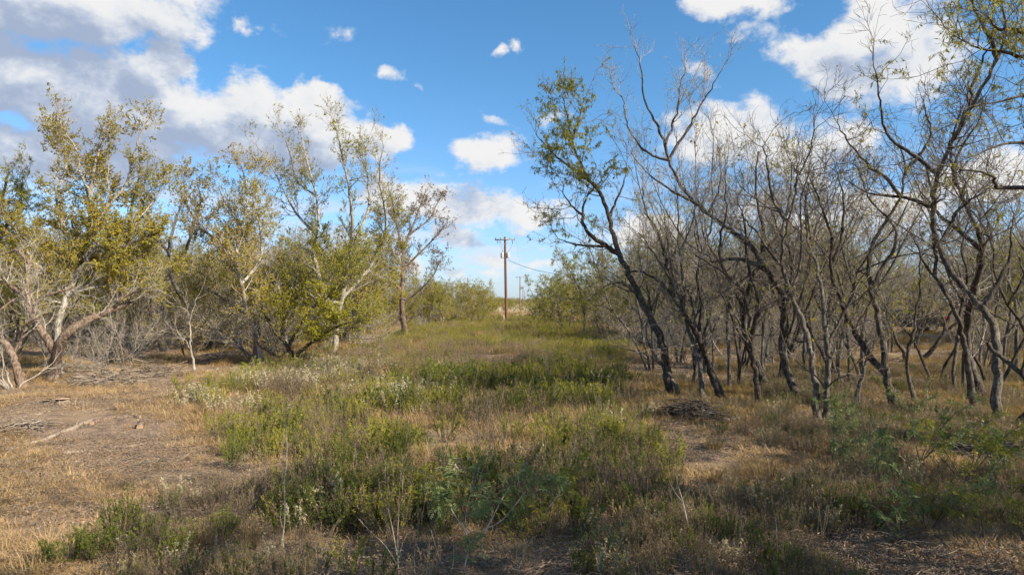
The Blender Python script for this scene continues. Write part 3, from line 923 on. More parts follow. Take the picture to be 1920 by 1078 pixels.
hero('mesquite_tree', 'crooked dark stem at the right edge of the photo', 'tree', [
    ([(1896, 808), (1908, 770), (1920, 735), (1916, 690), (1900, 655), (1893, 640)], 8, 5),
    ([(1918, 700), (1945, 640), (1960, 560), (1950, 480)], 6, 2)],
    'mesquite', 'bark_dark', 'twig_dark', leaf_n=0, D=12.9, seed=33, dens=0.7, base_t=0.7, group=TG_R)
hero('mesquite_tree', 'straight dark trunk touching the tallest mesquite from behind', 'tree', [
    ([(1852, 752), (1845, 700), (1832, 650), (1818, 600), (1805, 550), (1795, 500), (1782, 450), (1765, 400), (1758, 350), (1745, 290), (1740, 220)], 9, 1.8),
    ([(1818, 600), (1840, 540), (1850, 470), (1870, 420)], 5, 1.2),
    ([(1790, 480), (1750, 430), (1715, 400), (1690, 350), (1660, 310)], 5, 1.2),
    ([(1758, 350), (1780, 290), (1790, 230)], 4, 1)],
    'mesquite', 'bark_dark', 'twig_dark', 'leaf_feather', 'feather', 4, [(1730, 200, 60, 60, 0.3)], 0.05, D=16.3, seed=34, dens=1.0, group=TG_R)
hero('mesquite_tree', 'slanting dark trunk between the arched trunk and the tallest mesquite', 'tree', [
    ([(1832, 772), (1822, 725), (1808, 680), (1795, 640), (1782, 600), (1760, 555), (1735, 515), (1712, 480), (1690, 440)], 8, 1.8),
    ([(1782, 600), (1790, 540), (1780, 480), (1790, 420)], 4, 1.2),
    ([(1735, 515), (1745, 460), (1735, 400)], 4, 1.2)],
    'mesquite', 'bark_dark', 'twig_dark', leaf_n=0, D=15, seed=35, dens=1.0, base_t=0.45, group=TG_R)
hero('mesquite_tree', 'leafy mesquite reaching in from the upper right corner of the photo', 'tree', [
    ([(2080, 830), (2070, 700), (2050, 560), (2040, 440), (2020, 320), (2000, 220), (1970, 130), (1940, 60), (1900, 10)], 14, 2),
    ([(2040, 440), (1990, 370), (1930, 350), (1860, 352), (1790, 350), (1720, 342)], 7, 2),
    ([(2015, 300), (1960, 285), (1900, 275), (1850, 280), (1800, 300)], 6, 1.5),
    ([(1985, 180), (1930, 180), (1880, 190), (1830, 200)], 5, 1.2),
    ([(1960, 110), (1900, 95), (1850, 90), (1800, 70)], 5, 1.2),
    ([(2000, 220), (2050, 130), (2060, 30)], 6, 1.5),
    ([(1940, 60), (1880, 50), (1830, 20)], 4, 1)],
    'mesquite', 'bark_dark', 'twig_dark', 'leaf_feather', 'feather', 8, [(1850, 50, 110, 75, 1.0), (1740, 100, 60, 60, 0.7), (2000, 100, 150, 200, 0.8)], 0.06, D=10.5, seed=36, dens=1.05, tint_mu=0.8, base_t=0.4, group=TG_R)


# ---- generic bush and tree variants used in thickets
def rand_tree(name, label, cat, seed, h, stems, lean, sp, bark, twig, leaf, leaf_kind, leaf_n, p, dens=0.9, r0=0.07, forks=2, tint_mu=0.45, leaf_scale=1.0, spread=0.25):
    rng = np.random.default_rng(seed)
    root = thing(name, label, cat)
    limbs = []
    for s in range(stems):
        K = 14
        az = rng.uniform(0, 6.28)
        d = nrm(np.array([math.cos(az) * lean, math.sin(az) * lean, 1.0]))
        pts = [np.array([math.cos(az), math.sin(az), 0]) * spread * rng.uniform(0.1, 1) * (stems > 1)]
        hh = h * rng.uniform(0.75, 1.05)
        for k in range(K - 1):
            d = nrm(d + rng.normal(0, 0.13, 3) + np.array([0, 0, 0.05]))
            pts.append(pts[-1] + d * hh / (K - 1))
        P = np.array(pts)
        P[0, 2] -= 0.06
        limbs.append((P, np.linspace(1, 0.16, K) * r0 * rng.uniform(0.7, 1.1)))
        for f in range(forks):
            i = rng.integers(3, 9)
            d2 = nrm(P[i + 1] - P[i] + rng.normal(0, 0.55, 3))
            q = [P[i]]
            for k in range(9):
                d2 = nrm(d2 + rng.normal(0, 0.14, 3) + np.array([0, 0, 0.06]))
                q.append(q[-1] + d2 * hh * 0.5 / 9)
            limbs.append((np.array(q), np.linspace(1, 0.2, 10) * limbs[-1][1][min(i, 9)] * 0.7 if False else np.linspace(1, 0.2, 10) * r0 * 0.5))
    build_tree(root, limbs, sp, rng, bark, twig, leaf, leaf_kind, leaf_n, lambda C: np.full(len(C), p), 0.25, 7, dens, tint_mu, leaf_scale=leaf_scale)
    return root


VAR = []
specs = [
    ('bare_tree', 6.8, 3, 0.25, 'grey', 'bark_grey', 'twig_grey', 'leaf_feather', 'feather', 3, 0.08),
    ('bare_tree', 7.4, 2, 0.3, 'mesquite', 'bark_dark', 'twig_grey', 'leaf_feather', 'feather', 4, 0.14),
    ('bare_tree', 6.2, 4, 0.35, 'grey', 'bark_dark', 'twig_grey', 'leaf_olive', 'broad', 2, 0.06),
    ('bare_tree', 7.0, 2, 0.2, 'grey', 'bark_grey', 'twig_pale', 'leaf_olive', 'broad', 2, 0.07),
    ('mesquite_tree', 6.6, 3, 0.4, 'mesquite', 'bark_dark', 'twig_grey', 'leaf_feather', 'feather', 10, 0.85),
    ('mesquite_tree', 5.8, 3, 0.5, 'mesquite', 'bark_grey', 'twig_grey', 'leaf_feather', 'feather', 10, 1.0),
    ('hackberry_tree', 6.6, 2, 0.25, 'hackberry', 'bark_pale', 'twig_pale', 'leaf_olive', 'broad', 7, 0.8),
    ('dead_brush', 2.3, 6, 0.9, 'grey', 'bark_pale', 'twig_pale', 'leaf_olive', 'broad', 0, 0.0),
    ('dead_brush', 2.6, 5, 0.8, 'grey', 'bark_grey', 'twig_grey', 'leaf_olive', 'broad', 2, 0.1),
]
for i, s in enumerate(specs):
    tall = s[1] > 4
    VAR.append(rand_tree(s[0], 'variant', 'tree' if tall else 'brush', 300 + i, *s[1:], dens=0.78 if tall else 0.9, r0=0.056 if tall else 0.03,
                         forks=2 if tall else 1, tint_mu=0.55, leaf_scale=1.5))
used = set()


def place(vi, label, px, py, rz, sc=1.0, group=None, D=None):
    """put a tree variant at the ground point seen at px, py"""
    if D is None:
        x, y, z = gp(px, py)
    else:
        x, y = (px - CX) / F * D, D
        z = float(gz(x, y))
    if vi not in used:
        used.add(vi)
        o = VAR[vi]
        o.location, o.rotation_euler, o.scale = (x, y, z), (0, 0, rz), (sc,) * 3
        o['label'] = label
        if group:
            o['group'] = group
        return o
    return dup(VAR[vi], label, (x, y, z), rz, sc, group)


GR = 'bare trees standing in the thicket'
GM = 'small trees further down the clearing'
# near thicket on the right, each told by the tree it stands behind
for vi, px, D, rz, sc, lab in [
    (0, 1225, 24, 0.3, 1.0, 'bare grey tree showing behind the leaning feathery topped mesquite'),
    (1, 1275, 27, 2.0, 1.0, 'bare tree behind the slim grey stem by the clearing'),
    (3, 1330, 23, 4.1, 1.0, 'pale twigged bare tree behind the slim upright grey tree'),
    (2, 1385, 25, 1.1, 1.05, 'bushy bare tree behind the forked mesquite'),
    (0, 1440, 22, 5.0, 0.98, 'bare grey tree behind the thick leaning trunk'),
    (1, 1475, 28, 3.3, 1.05, 'bare tree far behind the tall leaning grey tree'),
    (3, 1515, 24, 0.9, 1.05, 'pale twigged tree directly behind the twin trunked tree'),
    (2, 1570, 22, 2.6, 1.0, 'many stemmed bare tree right of the twin trunked tree'),
    (0, 1610, 30, 1.7, 1.05, 'bare grey tree to the left of the parked truck'),
    (3, 1668, 33, 5.3, 1.0, 'pale slender tree in front of the truck cab'),
    (2, 1712, 35, 0.2, 0.9, 'low forked bare tree in front of the truck bed'),
    (1, 1790, 31, 4.4, 1.0, 'bare tree to the right of the truck tail light'),
    (0, 1835, 24, 2.9, 1.05, 'bare grey tree behind the slanting dark trunk'),
    (3, 1895, 22, 1.4, 1.1, 'pale twigged tree behind the tallest mesquite'),
    (1, 1960, 18, 0.7, 1.1, 'bare tree beside the crooked stem at the right edge')]:
    place(vi, lab, px, None, rz, sc, GR, D)
for vi, px, D, rz, sc, lab in [
    (0, 1290, 19.5, 2.2, 0.98, 'bare grey tree between the second dark trunk and the slim upright tree'),
    (3, 1375, 18.5, 5.1, 1.0, 'pale twigged slender tree left of the forked mesquite'),
    (2, 1455, 19.5, 0.4, 1.05, 'many stemmed bare tree between the thick leaning trunk and the twin trunks'),
    (3, 1585, 18.5, 3.6, 1.02, 'pale twigged slender tree just right of the twin trunked tree'),
    (0, 1625, 21, 4.7, 1.05, 'bare grey tree left of the dark forked mesquite'),
    (1, 1750, 21, 5.6, 1.0, 'bare dark tree between the lichen grey stem and the arched trunk'),
    (3, 1800, 18, 1.9, 1.05, 'pale twigged tree left of the slanting dark trunk'),
    (1, 1865, 19, 3.1, 1.1, 'bare dark tree close behind the tallest mesquite')]:
    place(vi, lab, px, None, rz, sc, GR, D)
# left thicket
for vi, px, D, rz, sc, lab in [
    (2, 20, 27, 0.4, 0.95, 'bushy bare tree behind the cut trunk at the left edge'),
    (0, 85, 29, 2.2, 1.0, 'bare grey tree behind the gnarled brown mesquite'),
    (6, 30, 33, 1.0, 1.0, 'olive leaved tree far behind the cut trunk at the left edge'),
    (3, 160, 32, 4.4, 0.95, 'pale bare tree behind the tallest hackberry'),
    (2, 255, 31, 3.0, 0.9, 'bushy bare tree left of the dark multi stemmed mesquite'),
    (6, 345, 38, 2.6, 0.9, 'olive hackberry seen between the thin white sapling and arching limbs'),
    (1, 400, 33, 5.9, 0.85, 'bare tree behind the arching limbs of the many stemmed tree'),
    (6, 520, 38, 0.6, 0.95, 'olive hackberry behind the broken white snag'),
    (2, 590, 40, 4.9, 0.8, 'bushy bare tree behind the low dense yellow green tree'),
    (3, 700, 44, 1.9, 0.8, 'pale bare tree between the airy hackberry and the rusty leaved tree'),
    (4, 690, 52, 2.4, 0.85, 'feathery tree behind the rusty leaved tree on its left side'),
    (5, 800, 62, 0.9, 0.8, 'feathery olive tree just right of the rusty leaved tree'),
    (6, 830, 74, 3.9, 0.85, 'pale trunked olive tree in the far left hedge'),
    (3, 862, 82, 2.0, 0.75, 'pale bare tree near the far end of the left hedge'),
    (5, 880, 88, 5.0, 0.85, 'feathery tree with white trunk left of the near power pole'),
    (6, 902, 98, 1.2, 0.8, 'last olive tree of the left hedge before the open field')]:
    place(vi, lab, px, None, rz, sc, GM if D > 50 else GR, D)
# right middle distance
for vi, px, D, rz, sc, lab in [
    (5, 1062, 54, 0.8, 1.0, 'yellow green feathery tree with two pale bent trunks right of the poles'),
    (4, 1100, 49, 2.9, 1.0, 'feathery mesquite behind the yellow green tree with bent trunks'),
    (5, 1150, 44, 4.0, 1.0, 'grey green feathery tree left of the leaning mesquite'),
    (4, 1195, 38, 1.3, 0.95, 'feathery tree behind the dead grey brush by the clearing'),
    (4, 1035, 75, 5.2, 0.85, 'low feathery tree at the right beside the service cable'),
    (5, 1016, 92, 2.1, 0.72, 'small feathery tree leaning over the far brush pile'),
    (5, 1120, 66, 3.1, 0.95, 'feathery tree at the back of the right hedge'),
    (0, 1150, 56, 0.1, 1.0, 'bare grey tree among the feathery trees at the right')]:
    place(vi, lab, px, None, rz, sc, GM, D)
# dead brush
for vi, px, py, rz, sc, lab in [
    (7, 218, 706, 0.5, 0.85, 'dead grey white bush beside the twig pile at the left'),
    (7, 28, 728, 5.5, 0.85, 'dead white branches at the left edge'),
    (7, 1180, 648, 2.0, 1.0, 'sprawling dead grey brush left of the leaning mesquite trunk'),
    (8, 1130, 634, 4.0, 1.0, 'dead grey brush against the feathery trees on the right'),
    (7, 700, 655, 1.1, 0.6, 'dead white branches hanging by the airy hackberry trunk'),
    (8, 1225, 640, 3.6, 0.9, 'grey brush just behind the leaning feathery topped mesquite'),
    (8, 420, 660, 2.5, 0.85, 'dead grey brush lying behind the thin white sapling'),
    (8, 640, 632, 0.2, 0.9, 'grey brush behind the pale trunk of the airy hackberry')]:
    place(vi, lab, px, py, rz, sc, 'clumps of dead brush')
# leafy trees out of view to the right, whose shade falls over the foreground
rs = np.random.default_rng(77)
SH = rand_tree('mesquite_tree', 'leafy mesquite standing past the right edge of the photo', 'tree', 411, 8.2, 3, 0.45, 'mesquite', 'bark_dark', 'twig_dark', 'leaf_feather', 'feather', 8, 0.5, 0.75, 0.09, 3, 0.5, 1.7)
SHG = 'leafy trees past the right edge'
SH['group'] = SHG
shade = [(8.5, 1.8), (10.4, 3.9), (6.6, 0.4), (13.2, 5.6), (11.0, 0.5), (6.4, -2.6)]
for i, (x, y) in enumerate(shade):
    rz, sc = rs.uniform(0, 6.28), rs.uniform(1.08, 1.28)
    z = float(gz(x, y))
    if i == 0:
        SH.location, SH.rotation_euler, SH.scale = (x, y, z), (0, 0, rz), (sc,) * 3
    else:
        dup(SH, 'leafy mesquite standing past the right edge of the photo', (x, y, z), rz, sc, SHG)


# ------------------------------------------------------------------ scattered cover (stuff)
def scatter(name, label, cat, pts, rz, scl, idx, sources, tilt=0.12, seed=0):
    rng = np.random.default_rng(seed)
    n = len(pts)
    coll = bpy.data.collections.new(name + '_source')
    for i, me in enumerate(sources):
        ob = bpy.data.objects.new('%s_source.%03d' % (name, i), me)
        coll.objects.link(ob)
    me = bpy.data.meshes.new(name)
    me.vertices.add(n)
    me.vertices.foreach_set('co', np.asarray(pts, np.float32).ravel())
    a = me.attributes.new('rot', 'FLOAT_VECTOR', 'POINT')
    rot = np.stack([rng.normal(0, tilt, n), rng.normal(0, tilt, n), rz], -1).astype(np.float32)
    a.data.foreach_set('vector', rot.ravel())
    a = me.attributes.new('scl', 'FLOAT_VECTOR', 'POINT')
    scl = np.asarray(scl, np.float32)
    if scl.ndim == 1:
        scl = np.repeat(scl[:, None], 3, 1)
    a.data.foreach_set('vector', scl.ravel())
    a = me.attributes.new('pick', 'INT', 'POINT')
    a.data.foreach_set('value', np.asarray(idx, np.int32))
    o = link(name, me)
    tag(o, label, cat, kind='stuff')
    ng = bpy.data.node_groups.new(name + '_nodes', 'GeometryNodeTree')
    ng.interface.new_socket('Geometry', in_out='INPUT', socket_type='NodeSocketGeometry')
    ng.interface.new_socket('Geometry', in_out='OUTPUT', socket_type='NodeSocketGeometry')
    gi = ng.nodes.new('NodeGroupInput')
    go = ng.nodes.new('NodeGroupOutput')
    ip = ng.nodes.new('GeometryNodeInstanceOnPoints')
    ci = ng.nodes.new('GeometryNodeCollectionInfo')
    ci.inputs['Collection'].default_value = coll
    ci.inputs['Separate Children'].default_value = True
    ci.inputs['Reset Children'].default_value = True

    def na(nm, ty):
        nd = ng.nodes.new('GeometryNodeInputNamedAttribute')
        nd.data_type = ty
        nd.inputs['Name'].default_value = nm
        return nd.outputs['Attribute']
    L = ng.links.new
    L(gi.outputs[0], ip.inputs['Points'])
    L(ci.outputs[0], ip.inputs['Instance'])
    ip.inputs['Pick Instance'].default_value = True
    L(na('pick', 'INT'), ip.inputs['Instance Index'])
    L(na('rot', 'FLOAT_VECTOR'), ip.inputs['Rotation'])
    L(na('scl', 'FLOAT_VECTOR'), ip.inputs['Scale'])
    L(ip.outputs[0], go.inputs[0])
    md = o.modifiers.new('scatter', 'NODES')
    md.node_group = ng
    return o


def tuft_mesh(name, seed, n, h, spread, flop, mat, wd=0.006):
    rng = np.random.default_rng(seed)
    b = np.zeros((n, 3))
    r = spread * np.sqrt(rng.random(n))
    th = rng.uniform(0, 6.283, n)
    b[:, 0], b[:, 1] = r * np.cos(th), r * np.sin(th)
    d = nrm(np.stack([np.cos(th) * 0.5, np.sin(th) * 0.5, np.full(n, 1.0)], -1) + rng.normal(0, flop, (n, 3)) * np.array([1, 1, 0.5]))
    d[:, 2] = np.abs(d[:, 2])
    ln = h * rng.uniform(0.45, 1.15, n)
    bend = rng.uniform(0.2, 1.0, n) * flop
    side = nrm(np.cross(d, np.array([0, 0, 1.0])) + 1e-6)
    p0 = b
    p1 = b + d * ln[:, None] * 0.55
    d2 = nrm(d + np.stack([np.cos(th), np.sin(th), np.full(n, -0.6)], -1) * bend[:, None])
    p2 = p1 + d2 * ln[:, None] * 0.5
    w = wd * rng.uniform(0.6, 1.4, n)[:, None]
    V = np.stack([p0 - side * w, p0 + side * w, p1 + side * w * 0.8, p1 - side * w * 0.8, p2 + side * w * 0.15, p2 - side * w * 0.15], 1)
    i = np.arange(n)[:, None] * 6
    Q = np.concatenate([i + np.array([0, 1, 2, 3]), i + np.array([3, 2, 4, 5])])
    tt = np.clip(rng.normal(0.5, 0.25, n), 0, 1)
    return mesh_np(name, V.reshape(-1, 3), Q, mat, np.concatenate([tt, tt]), smooth=False)


def weed_parts(seed, stems, h, spread, tilt, leaf_per, ln, wd, leafmat, stemmat, t_lo=0.25, side=0.0, erect=0.8, tint_mu=0.5):
    """upright many stemmed weed: returns (stem mesh, foliage mesh)"""
    rng = np.random.default_rng(seed)
    K = 6
    th = rng.uniform(0, 6.283, stems)
    r = spread * 0.35 * np.sqrt(rng.random(stems))
    P = np.zeros((stems, K, 3))
    P[:, 0] = np.stack([r * np.cos(th), r * np.sin(th), np.full(stems, -0.02)], -1)
    tl = tilt * rng.uniform(0.1, 1.1, stems)
    d = nrm(np.stack([np.cos(th) * np.sin(tl), np.sin(th) * np.sin(tl), np.cos(tl)], -1))
    hh = h * rng.uniform(0.6, 1.08, stems) * (1 - 0.25 * tl)
    for k in range(1, K):
        d = nrm(d + rng.normal(0, 0.07, (stems, 3)) + np.array([0, 0, 0.05]))
        P[:, k] = P[:, k - 1] + d * (hh / (K - 1))[:, None]
    R = np.full((stems, 1), 0.005) * np.linspace(1, 0.45, K)[None]
    parts = [tubes(P, R, 3)]
    LP = P
    if side > 0:
        p2, r2 = grow(P, R, rng, side, 0.35, 0.98, 0.6, 0.18, 0.7, 4, 0.12, 0.12, 0.5, 0.002, 1)
        parts.append(tubes(p2, r2, 3))
        p2 = p2[:, [0, 1, 1, 2, 2, 3]]
        LP = np.concatenate([P, p2])
        lens = np.concatenate([np.full(len(P), 1.0), np.full(len(p2), 0.45)])
    else:
        lens = np.ones(len(P))
    V, Q = merge(parts)
    sm = mesh_np('stems', V, Q, stemmat)
    cnt = rng.poisson(leaf_per * lens)
    ii = np.repeat(np.arange(len(LP)), cnt)
    t = t_lo + (1 - t_lo) * rng.random(len(ii)) ** 0.8
    C, tan, _ = at_t(LP[ii], np.ones((len(ii), K)), t)
    dd = nrm(tan * erect + rng.standard_normal((len(ii), 3)) * 0.55)
    l_ = ln * rng.uniform(0.6, 1.3, len(ii)) * (1.1 - 0.35 * t)
    V, Q = leaves(C, dd, l_, l_ * wd / ln, rng)
    tt = np.clip(rng.normal(tint_mu, 0.17, len(ii)) + (t - 0.6) * 0.5, 0, 1)
    fm = mesh_np('foliage', V, Q, leafmat, tt, smooth=False)
    return sm, fm


def join_meshes(name, a, b):
    """one mesh out of a stem and a foliage mesh, keeping both materials and the tint"""
    out = bpy.data.meshes.new(name)
    vs, qs, ti, mi, off = [], [], [], [], 0
    for k, me in enumerate((a, b)):
        v = np.empty(len(me.vertices) * 3, np.float32)
        me.vertices.foreach_get('co', v)
        q = np.empty(len(me.loops), np.int32)
        me.loops.foreach_get('vertex_index', q)
        n = len(me.polygons)
        vs.append(v)
        qs.append(q + off)
        off += len(me.vertices)
        if 'tint' in me.attributes:
            tv = np.empty(n, np.float32)
            me.attributes['tint'].data.foreach_get('value', tv)
        else:
            tv = np.full(n, 0.5, np.float32)
        ti.append(tv)
        mi.append(np.full(n, k, np.int32))
    v, q, ti, mi = map(np.concatenate, (vs, qs, ti, mi))
    out.vertices.add(len(v) // 3)
    out.vertices.foreach_set('co', v)
    out.loops.add(len(q))
    out.loops.foreach_set('vertex_index', q)
    out.polygons.add(len(q) // 4)
    out.polygons.foreach_set('loop_start', np.arange(0, len(q), 4, dtype=np.int32))
    out.polygons.foreach_set('loop_total', np.full(len(q) // 4, 4, dtype=np.int32))
    out.polygons.foreach_set('material_index', mi)
    out.update(calc_edges=True)
    at = out.attributes.new('tint', 'FLOAT', 'FACE')
    at.data.foreach_set('value', ti)
    out.materials.append(a.materials[0])
    out.materials.append(b.materials[0])
    return out


WG = [weed_parts(500 + i, 17, 0.72, 0.42, 0.5, 60, 0.036, 0.010, 'weed_green', 'twig_grey', 0.25, 6.0) for i in range(5)]
WD_ = [weed_parts(520 + i, 16, 0.68, 0.40, 0.45, 60, 0.036, 0.011, 'weed_dark', 'twig_dark', 0.18, 6.0) for i in range(4)]
WB = [weed_parts(540 + i, 20, 0.66, 0.42, 0.5, 22, 0.026, 0.010, 'weed_brown', 'twig_grey', 0.35, 6.0) for i in range(4)]
WP = [weed_parts(560 + i, 10, 0.66, 0.36, 0.55, 20, 0.062, 0.030, 'weed_pale', 'twig_pale', 0.4, 3.0, erect=0.4) for i in range(4)]
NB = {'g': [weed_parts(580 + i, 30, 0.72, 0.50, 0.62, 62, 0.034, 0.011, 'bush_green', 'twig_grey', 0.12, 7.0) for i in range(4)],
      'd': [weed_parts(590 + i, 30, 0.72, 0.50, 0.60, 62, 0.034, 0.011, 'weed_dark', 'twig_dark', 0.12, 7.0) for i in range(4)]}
WT = [weed_parts(570 + i, 5, 1.05, 0.30, 0.35, 14, 0.022, 0.010, 'weed_brown', 'twig_grey', 0.55, 5.0) for i in range(3)]
JG = [join_meshes('weed', *w) for w in WG]
JD = [join_meshes('weed', *w) for w in WD_]
JB = [join_meshes('weed', *w) for w in WB]
JP = [join_meshes('weed', *w) for w in WP]
JT = [join_meshes('weed', *w) for w in WT]
WS = [weed_parts(575 + i, 26, 0.44, 0.5, 1.15, 34, 0.026, 0.012, 'weed_green' if i < 2 else 'weed_brown', 'twig_grey', 0.2, 8.0, erect=0.45) for i in range(4)]
JS = [join_meshes('weed', *w) for w in WS]


def vnoise(x, y, s, seed):
    """cheap smooth value noise in -1..1"""
    r = np.random.default_rng(seed)
    v = 0
    for k in range(5):
        a = r.uniform(0, 6.28)
        f = s * r.uniform(0.6, 1.7)
        v = v + np.sin(f * (x * math.cos(a) + y * math.sin(a)) + r.uniform(0, 6.28) + 0.9 * np.sin(0.7 * f * (y * math.cos(a) - x * math.sin(a))))
    return v / 2.6


def to_px(x, y):
    return CX + x / y * F, HY + H * F / y


# the weed field: edges drawn on the photograph, as x at a given y on the ground
EDY = np.array([588, 600, 620, 650, 680, 720, 760, 800, 850, 900, 950, 1000, 1078])
EDL = np.array([800, 770, 760, 700, 540, 480, 330, 400, 460, 490, 500, 540, 600])
EDR = np.array([1000, 1060, 1130, 1205, 1190, 1180, 1175, 1180, 1235, 1265, 1240, 1150, 1080])


def weed_field():
    rng = np.random.default_rng(900)
    n = 90000
    y = np.where(rng.random(n) < 0.97, rng.uniform(5.6, 105, n), rng.uniform(5.5, 8.5, n))
    x = rng.uniform(-1, 1, n) * (y * 0.42 + 1)
    ex = rng.uniform(5.5, 24, 26000)
    y = np.concatenate([y, ex])
    x = np.concatenate([x, rng.uniform(0.38, 0.80, 26000) * ex])
    n = len(x)
    px, py = to_px(x, y)
    lft = np.interp(py, EDY, EDL)
    rgt = np.interp(py, EDY, EDR)
    ins = np.minimum(px - lft, rgt - px) / F * y          # metres inside the edge
    base = np.clip(ins / 0.9 + 0.25, 0, 1)
    nz = vnoise(x, y, 1.1, 1)
    dens = base * np.clip(0.50 + 0.8 * nz + 0.5 * vnoise(x, y, 2.8, 2), 0.02, 1.0)

    def hole(cx, cy, rx, ry, k):
        e = ((px - cx) / rx) ** 2 + ((py - cy) / ry) ** 2
        return 1 - k * np.clip(1.3 - e, 0, 1)
    dens = dens * hole(900, 808, 260, 24, 0.95) * hole(640, 820, 90, 26, 0.5) * hole(1120, 690, 90, 16, 0.4) * hole(1080, 985, 90, 35, 0.8)
    dens = dens * np.where(py > 960, 0.75, 1.0)
    cap = np.interp(y, [6, 12, 25, 60, 105], [0.62, 0.57, 0.52, 0.44, 0.34])
    # sparse dry weeds over the shaded ground in front and on the right
    floor = ((px > 1180) & (py > 770)) | (py > 900) | ((px > 1250) & (py > 690))
    fl = np.clip(np.where(px < 1280, 0.48, 0.28) + 0.55 * vnoise(x, y, 1.3, 8), 0, 0.75) * hole(1310, 845, 140, 50, 0.9) * hole(1430, 1000, 130, 60, 0.6) * hole(450, 1050, 200, 40, 0.8) * hole(250, 960, 300, 60, 0.6)
    onfloor = floor & (ins < 0)
    dens = np.where(onfloor, fl, dens)
    keep = rng.random(n) < dens * cap * (px > -60) * (px < 1980)
    onfloor = onfloor[keep]
    x, y, px, py = x[keep], y[keep], px[keep], py[keep]
    m = len(x)
    # which kind grows where
    k1 = vnoise(x, y, 0.75, 5) + rng.normal(0, 0.35, m)
    kind = np.where(k1 > 0.22, 2, np.where(k1 < -0.95, 1, 0))        # 0 green 1 dark green 2 brown
    def zone(cx, cy, rx, ry):
        return ((px - cx) / rx) ** 2 + ((py - cy) / ry) ** 2 < 1
    u = rng.random(m)
    kind = np.where((py > 603) & (py < 662) & (px > 640) & (u < 0.5), 0, kind)
    kind = np.where(zone(790, 668, 170, 16) & (u < 0.75), 2, kind)
    kind = np.where(zone(560, 800, 160, 60) & (u < 0.5), 2, kind)
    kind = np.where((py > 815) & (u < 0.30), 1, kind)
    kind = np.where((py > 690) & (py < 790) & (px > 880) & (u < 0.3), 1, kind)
    kind = np.where((py > 860) & (u > 0.70), 2, kind)
    pale = zone(430, 752, 130, 40) | zone(700, 745, 170, 26) | zone(590, 705, 70, 20) | zone(700, 712, 60, 18)
    kind = np.where(pale & (u < 0.30), 3, kind)
    kind = np.where((u > 0.985) & (py > 690), 3, kind)
    kind = np.where(onfloor, np.where(u < 0.12, 1, np.where(u < 0.16, 3, 2)), kind)
    kind = np.where(rng.random(m) < 0.11, 4, kind)
    kind = np.where((kind < 3) & (rng.random(m) < 0.22), 5, kind)
    src = JG + JD + JB + JP + JT + JS
    offs = np.array([0, 5, 9, 13, 17, 20])[kind]
    cnts = np.array([5, 4, 4, 4, 3, 4])[kind]
    idx = offs + (rng.random(m) * cnts).astype(int)
    sc = rng.uniform(0.40, 1.05, m) ** 1.0 * np.interp(y, [6, 14, 40, 100], [0.74, 0.86, 0.86, 0.95])
    scl = np.stack([sc * rng.uniform(0.9, 1.3, m), sc * rng.uniform(0.9, 1.3, m), sc], -1)
    pts = np.stack([x, y, gz(x, y)], -1)
    scatter('weeds', 'mixed green and brown waist high weeds filling the middle of the clearing', 'weeds', pts, rng.uniform(0, 6.28, m), scl * np.where(onfloor, 0.62, 1.0)[:, None], idx, src, 0.08, 1)


weed_field()


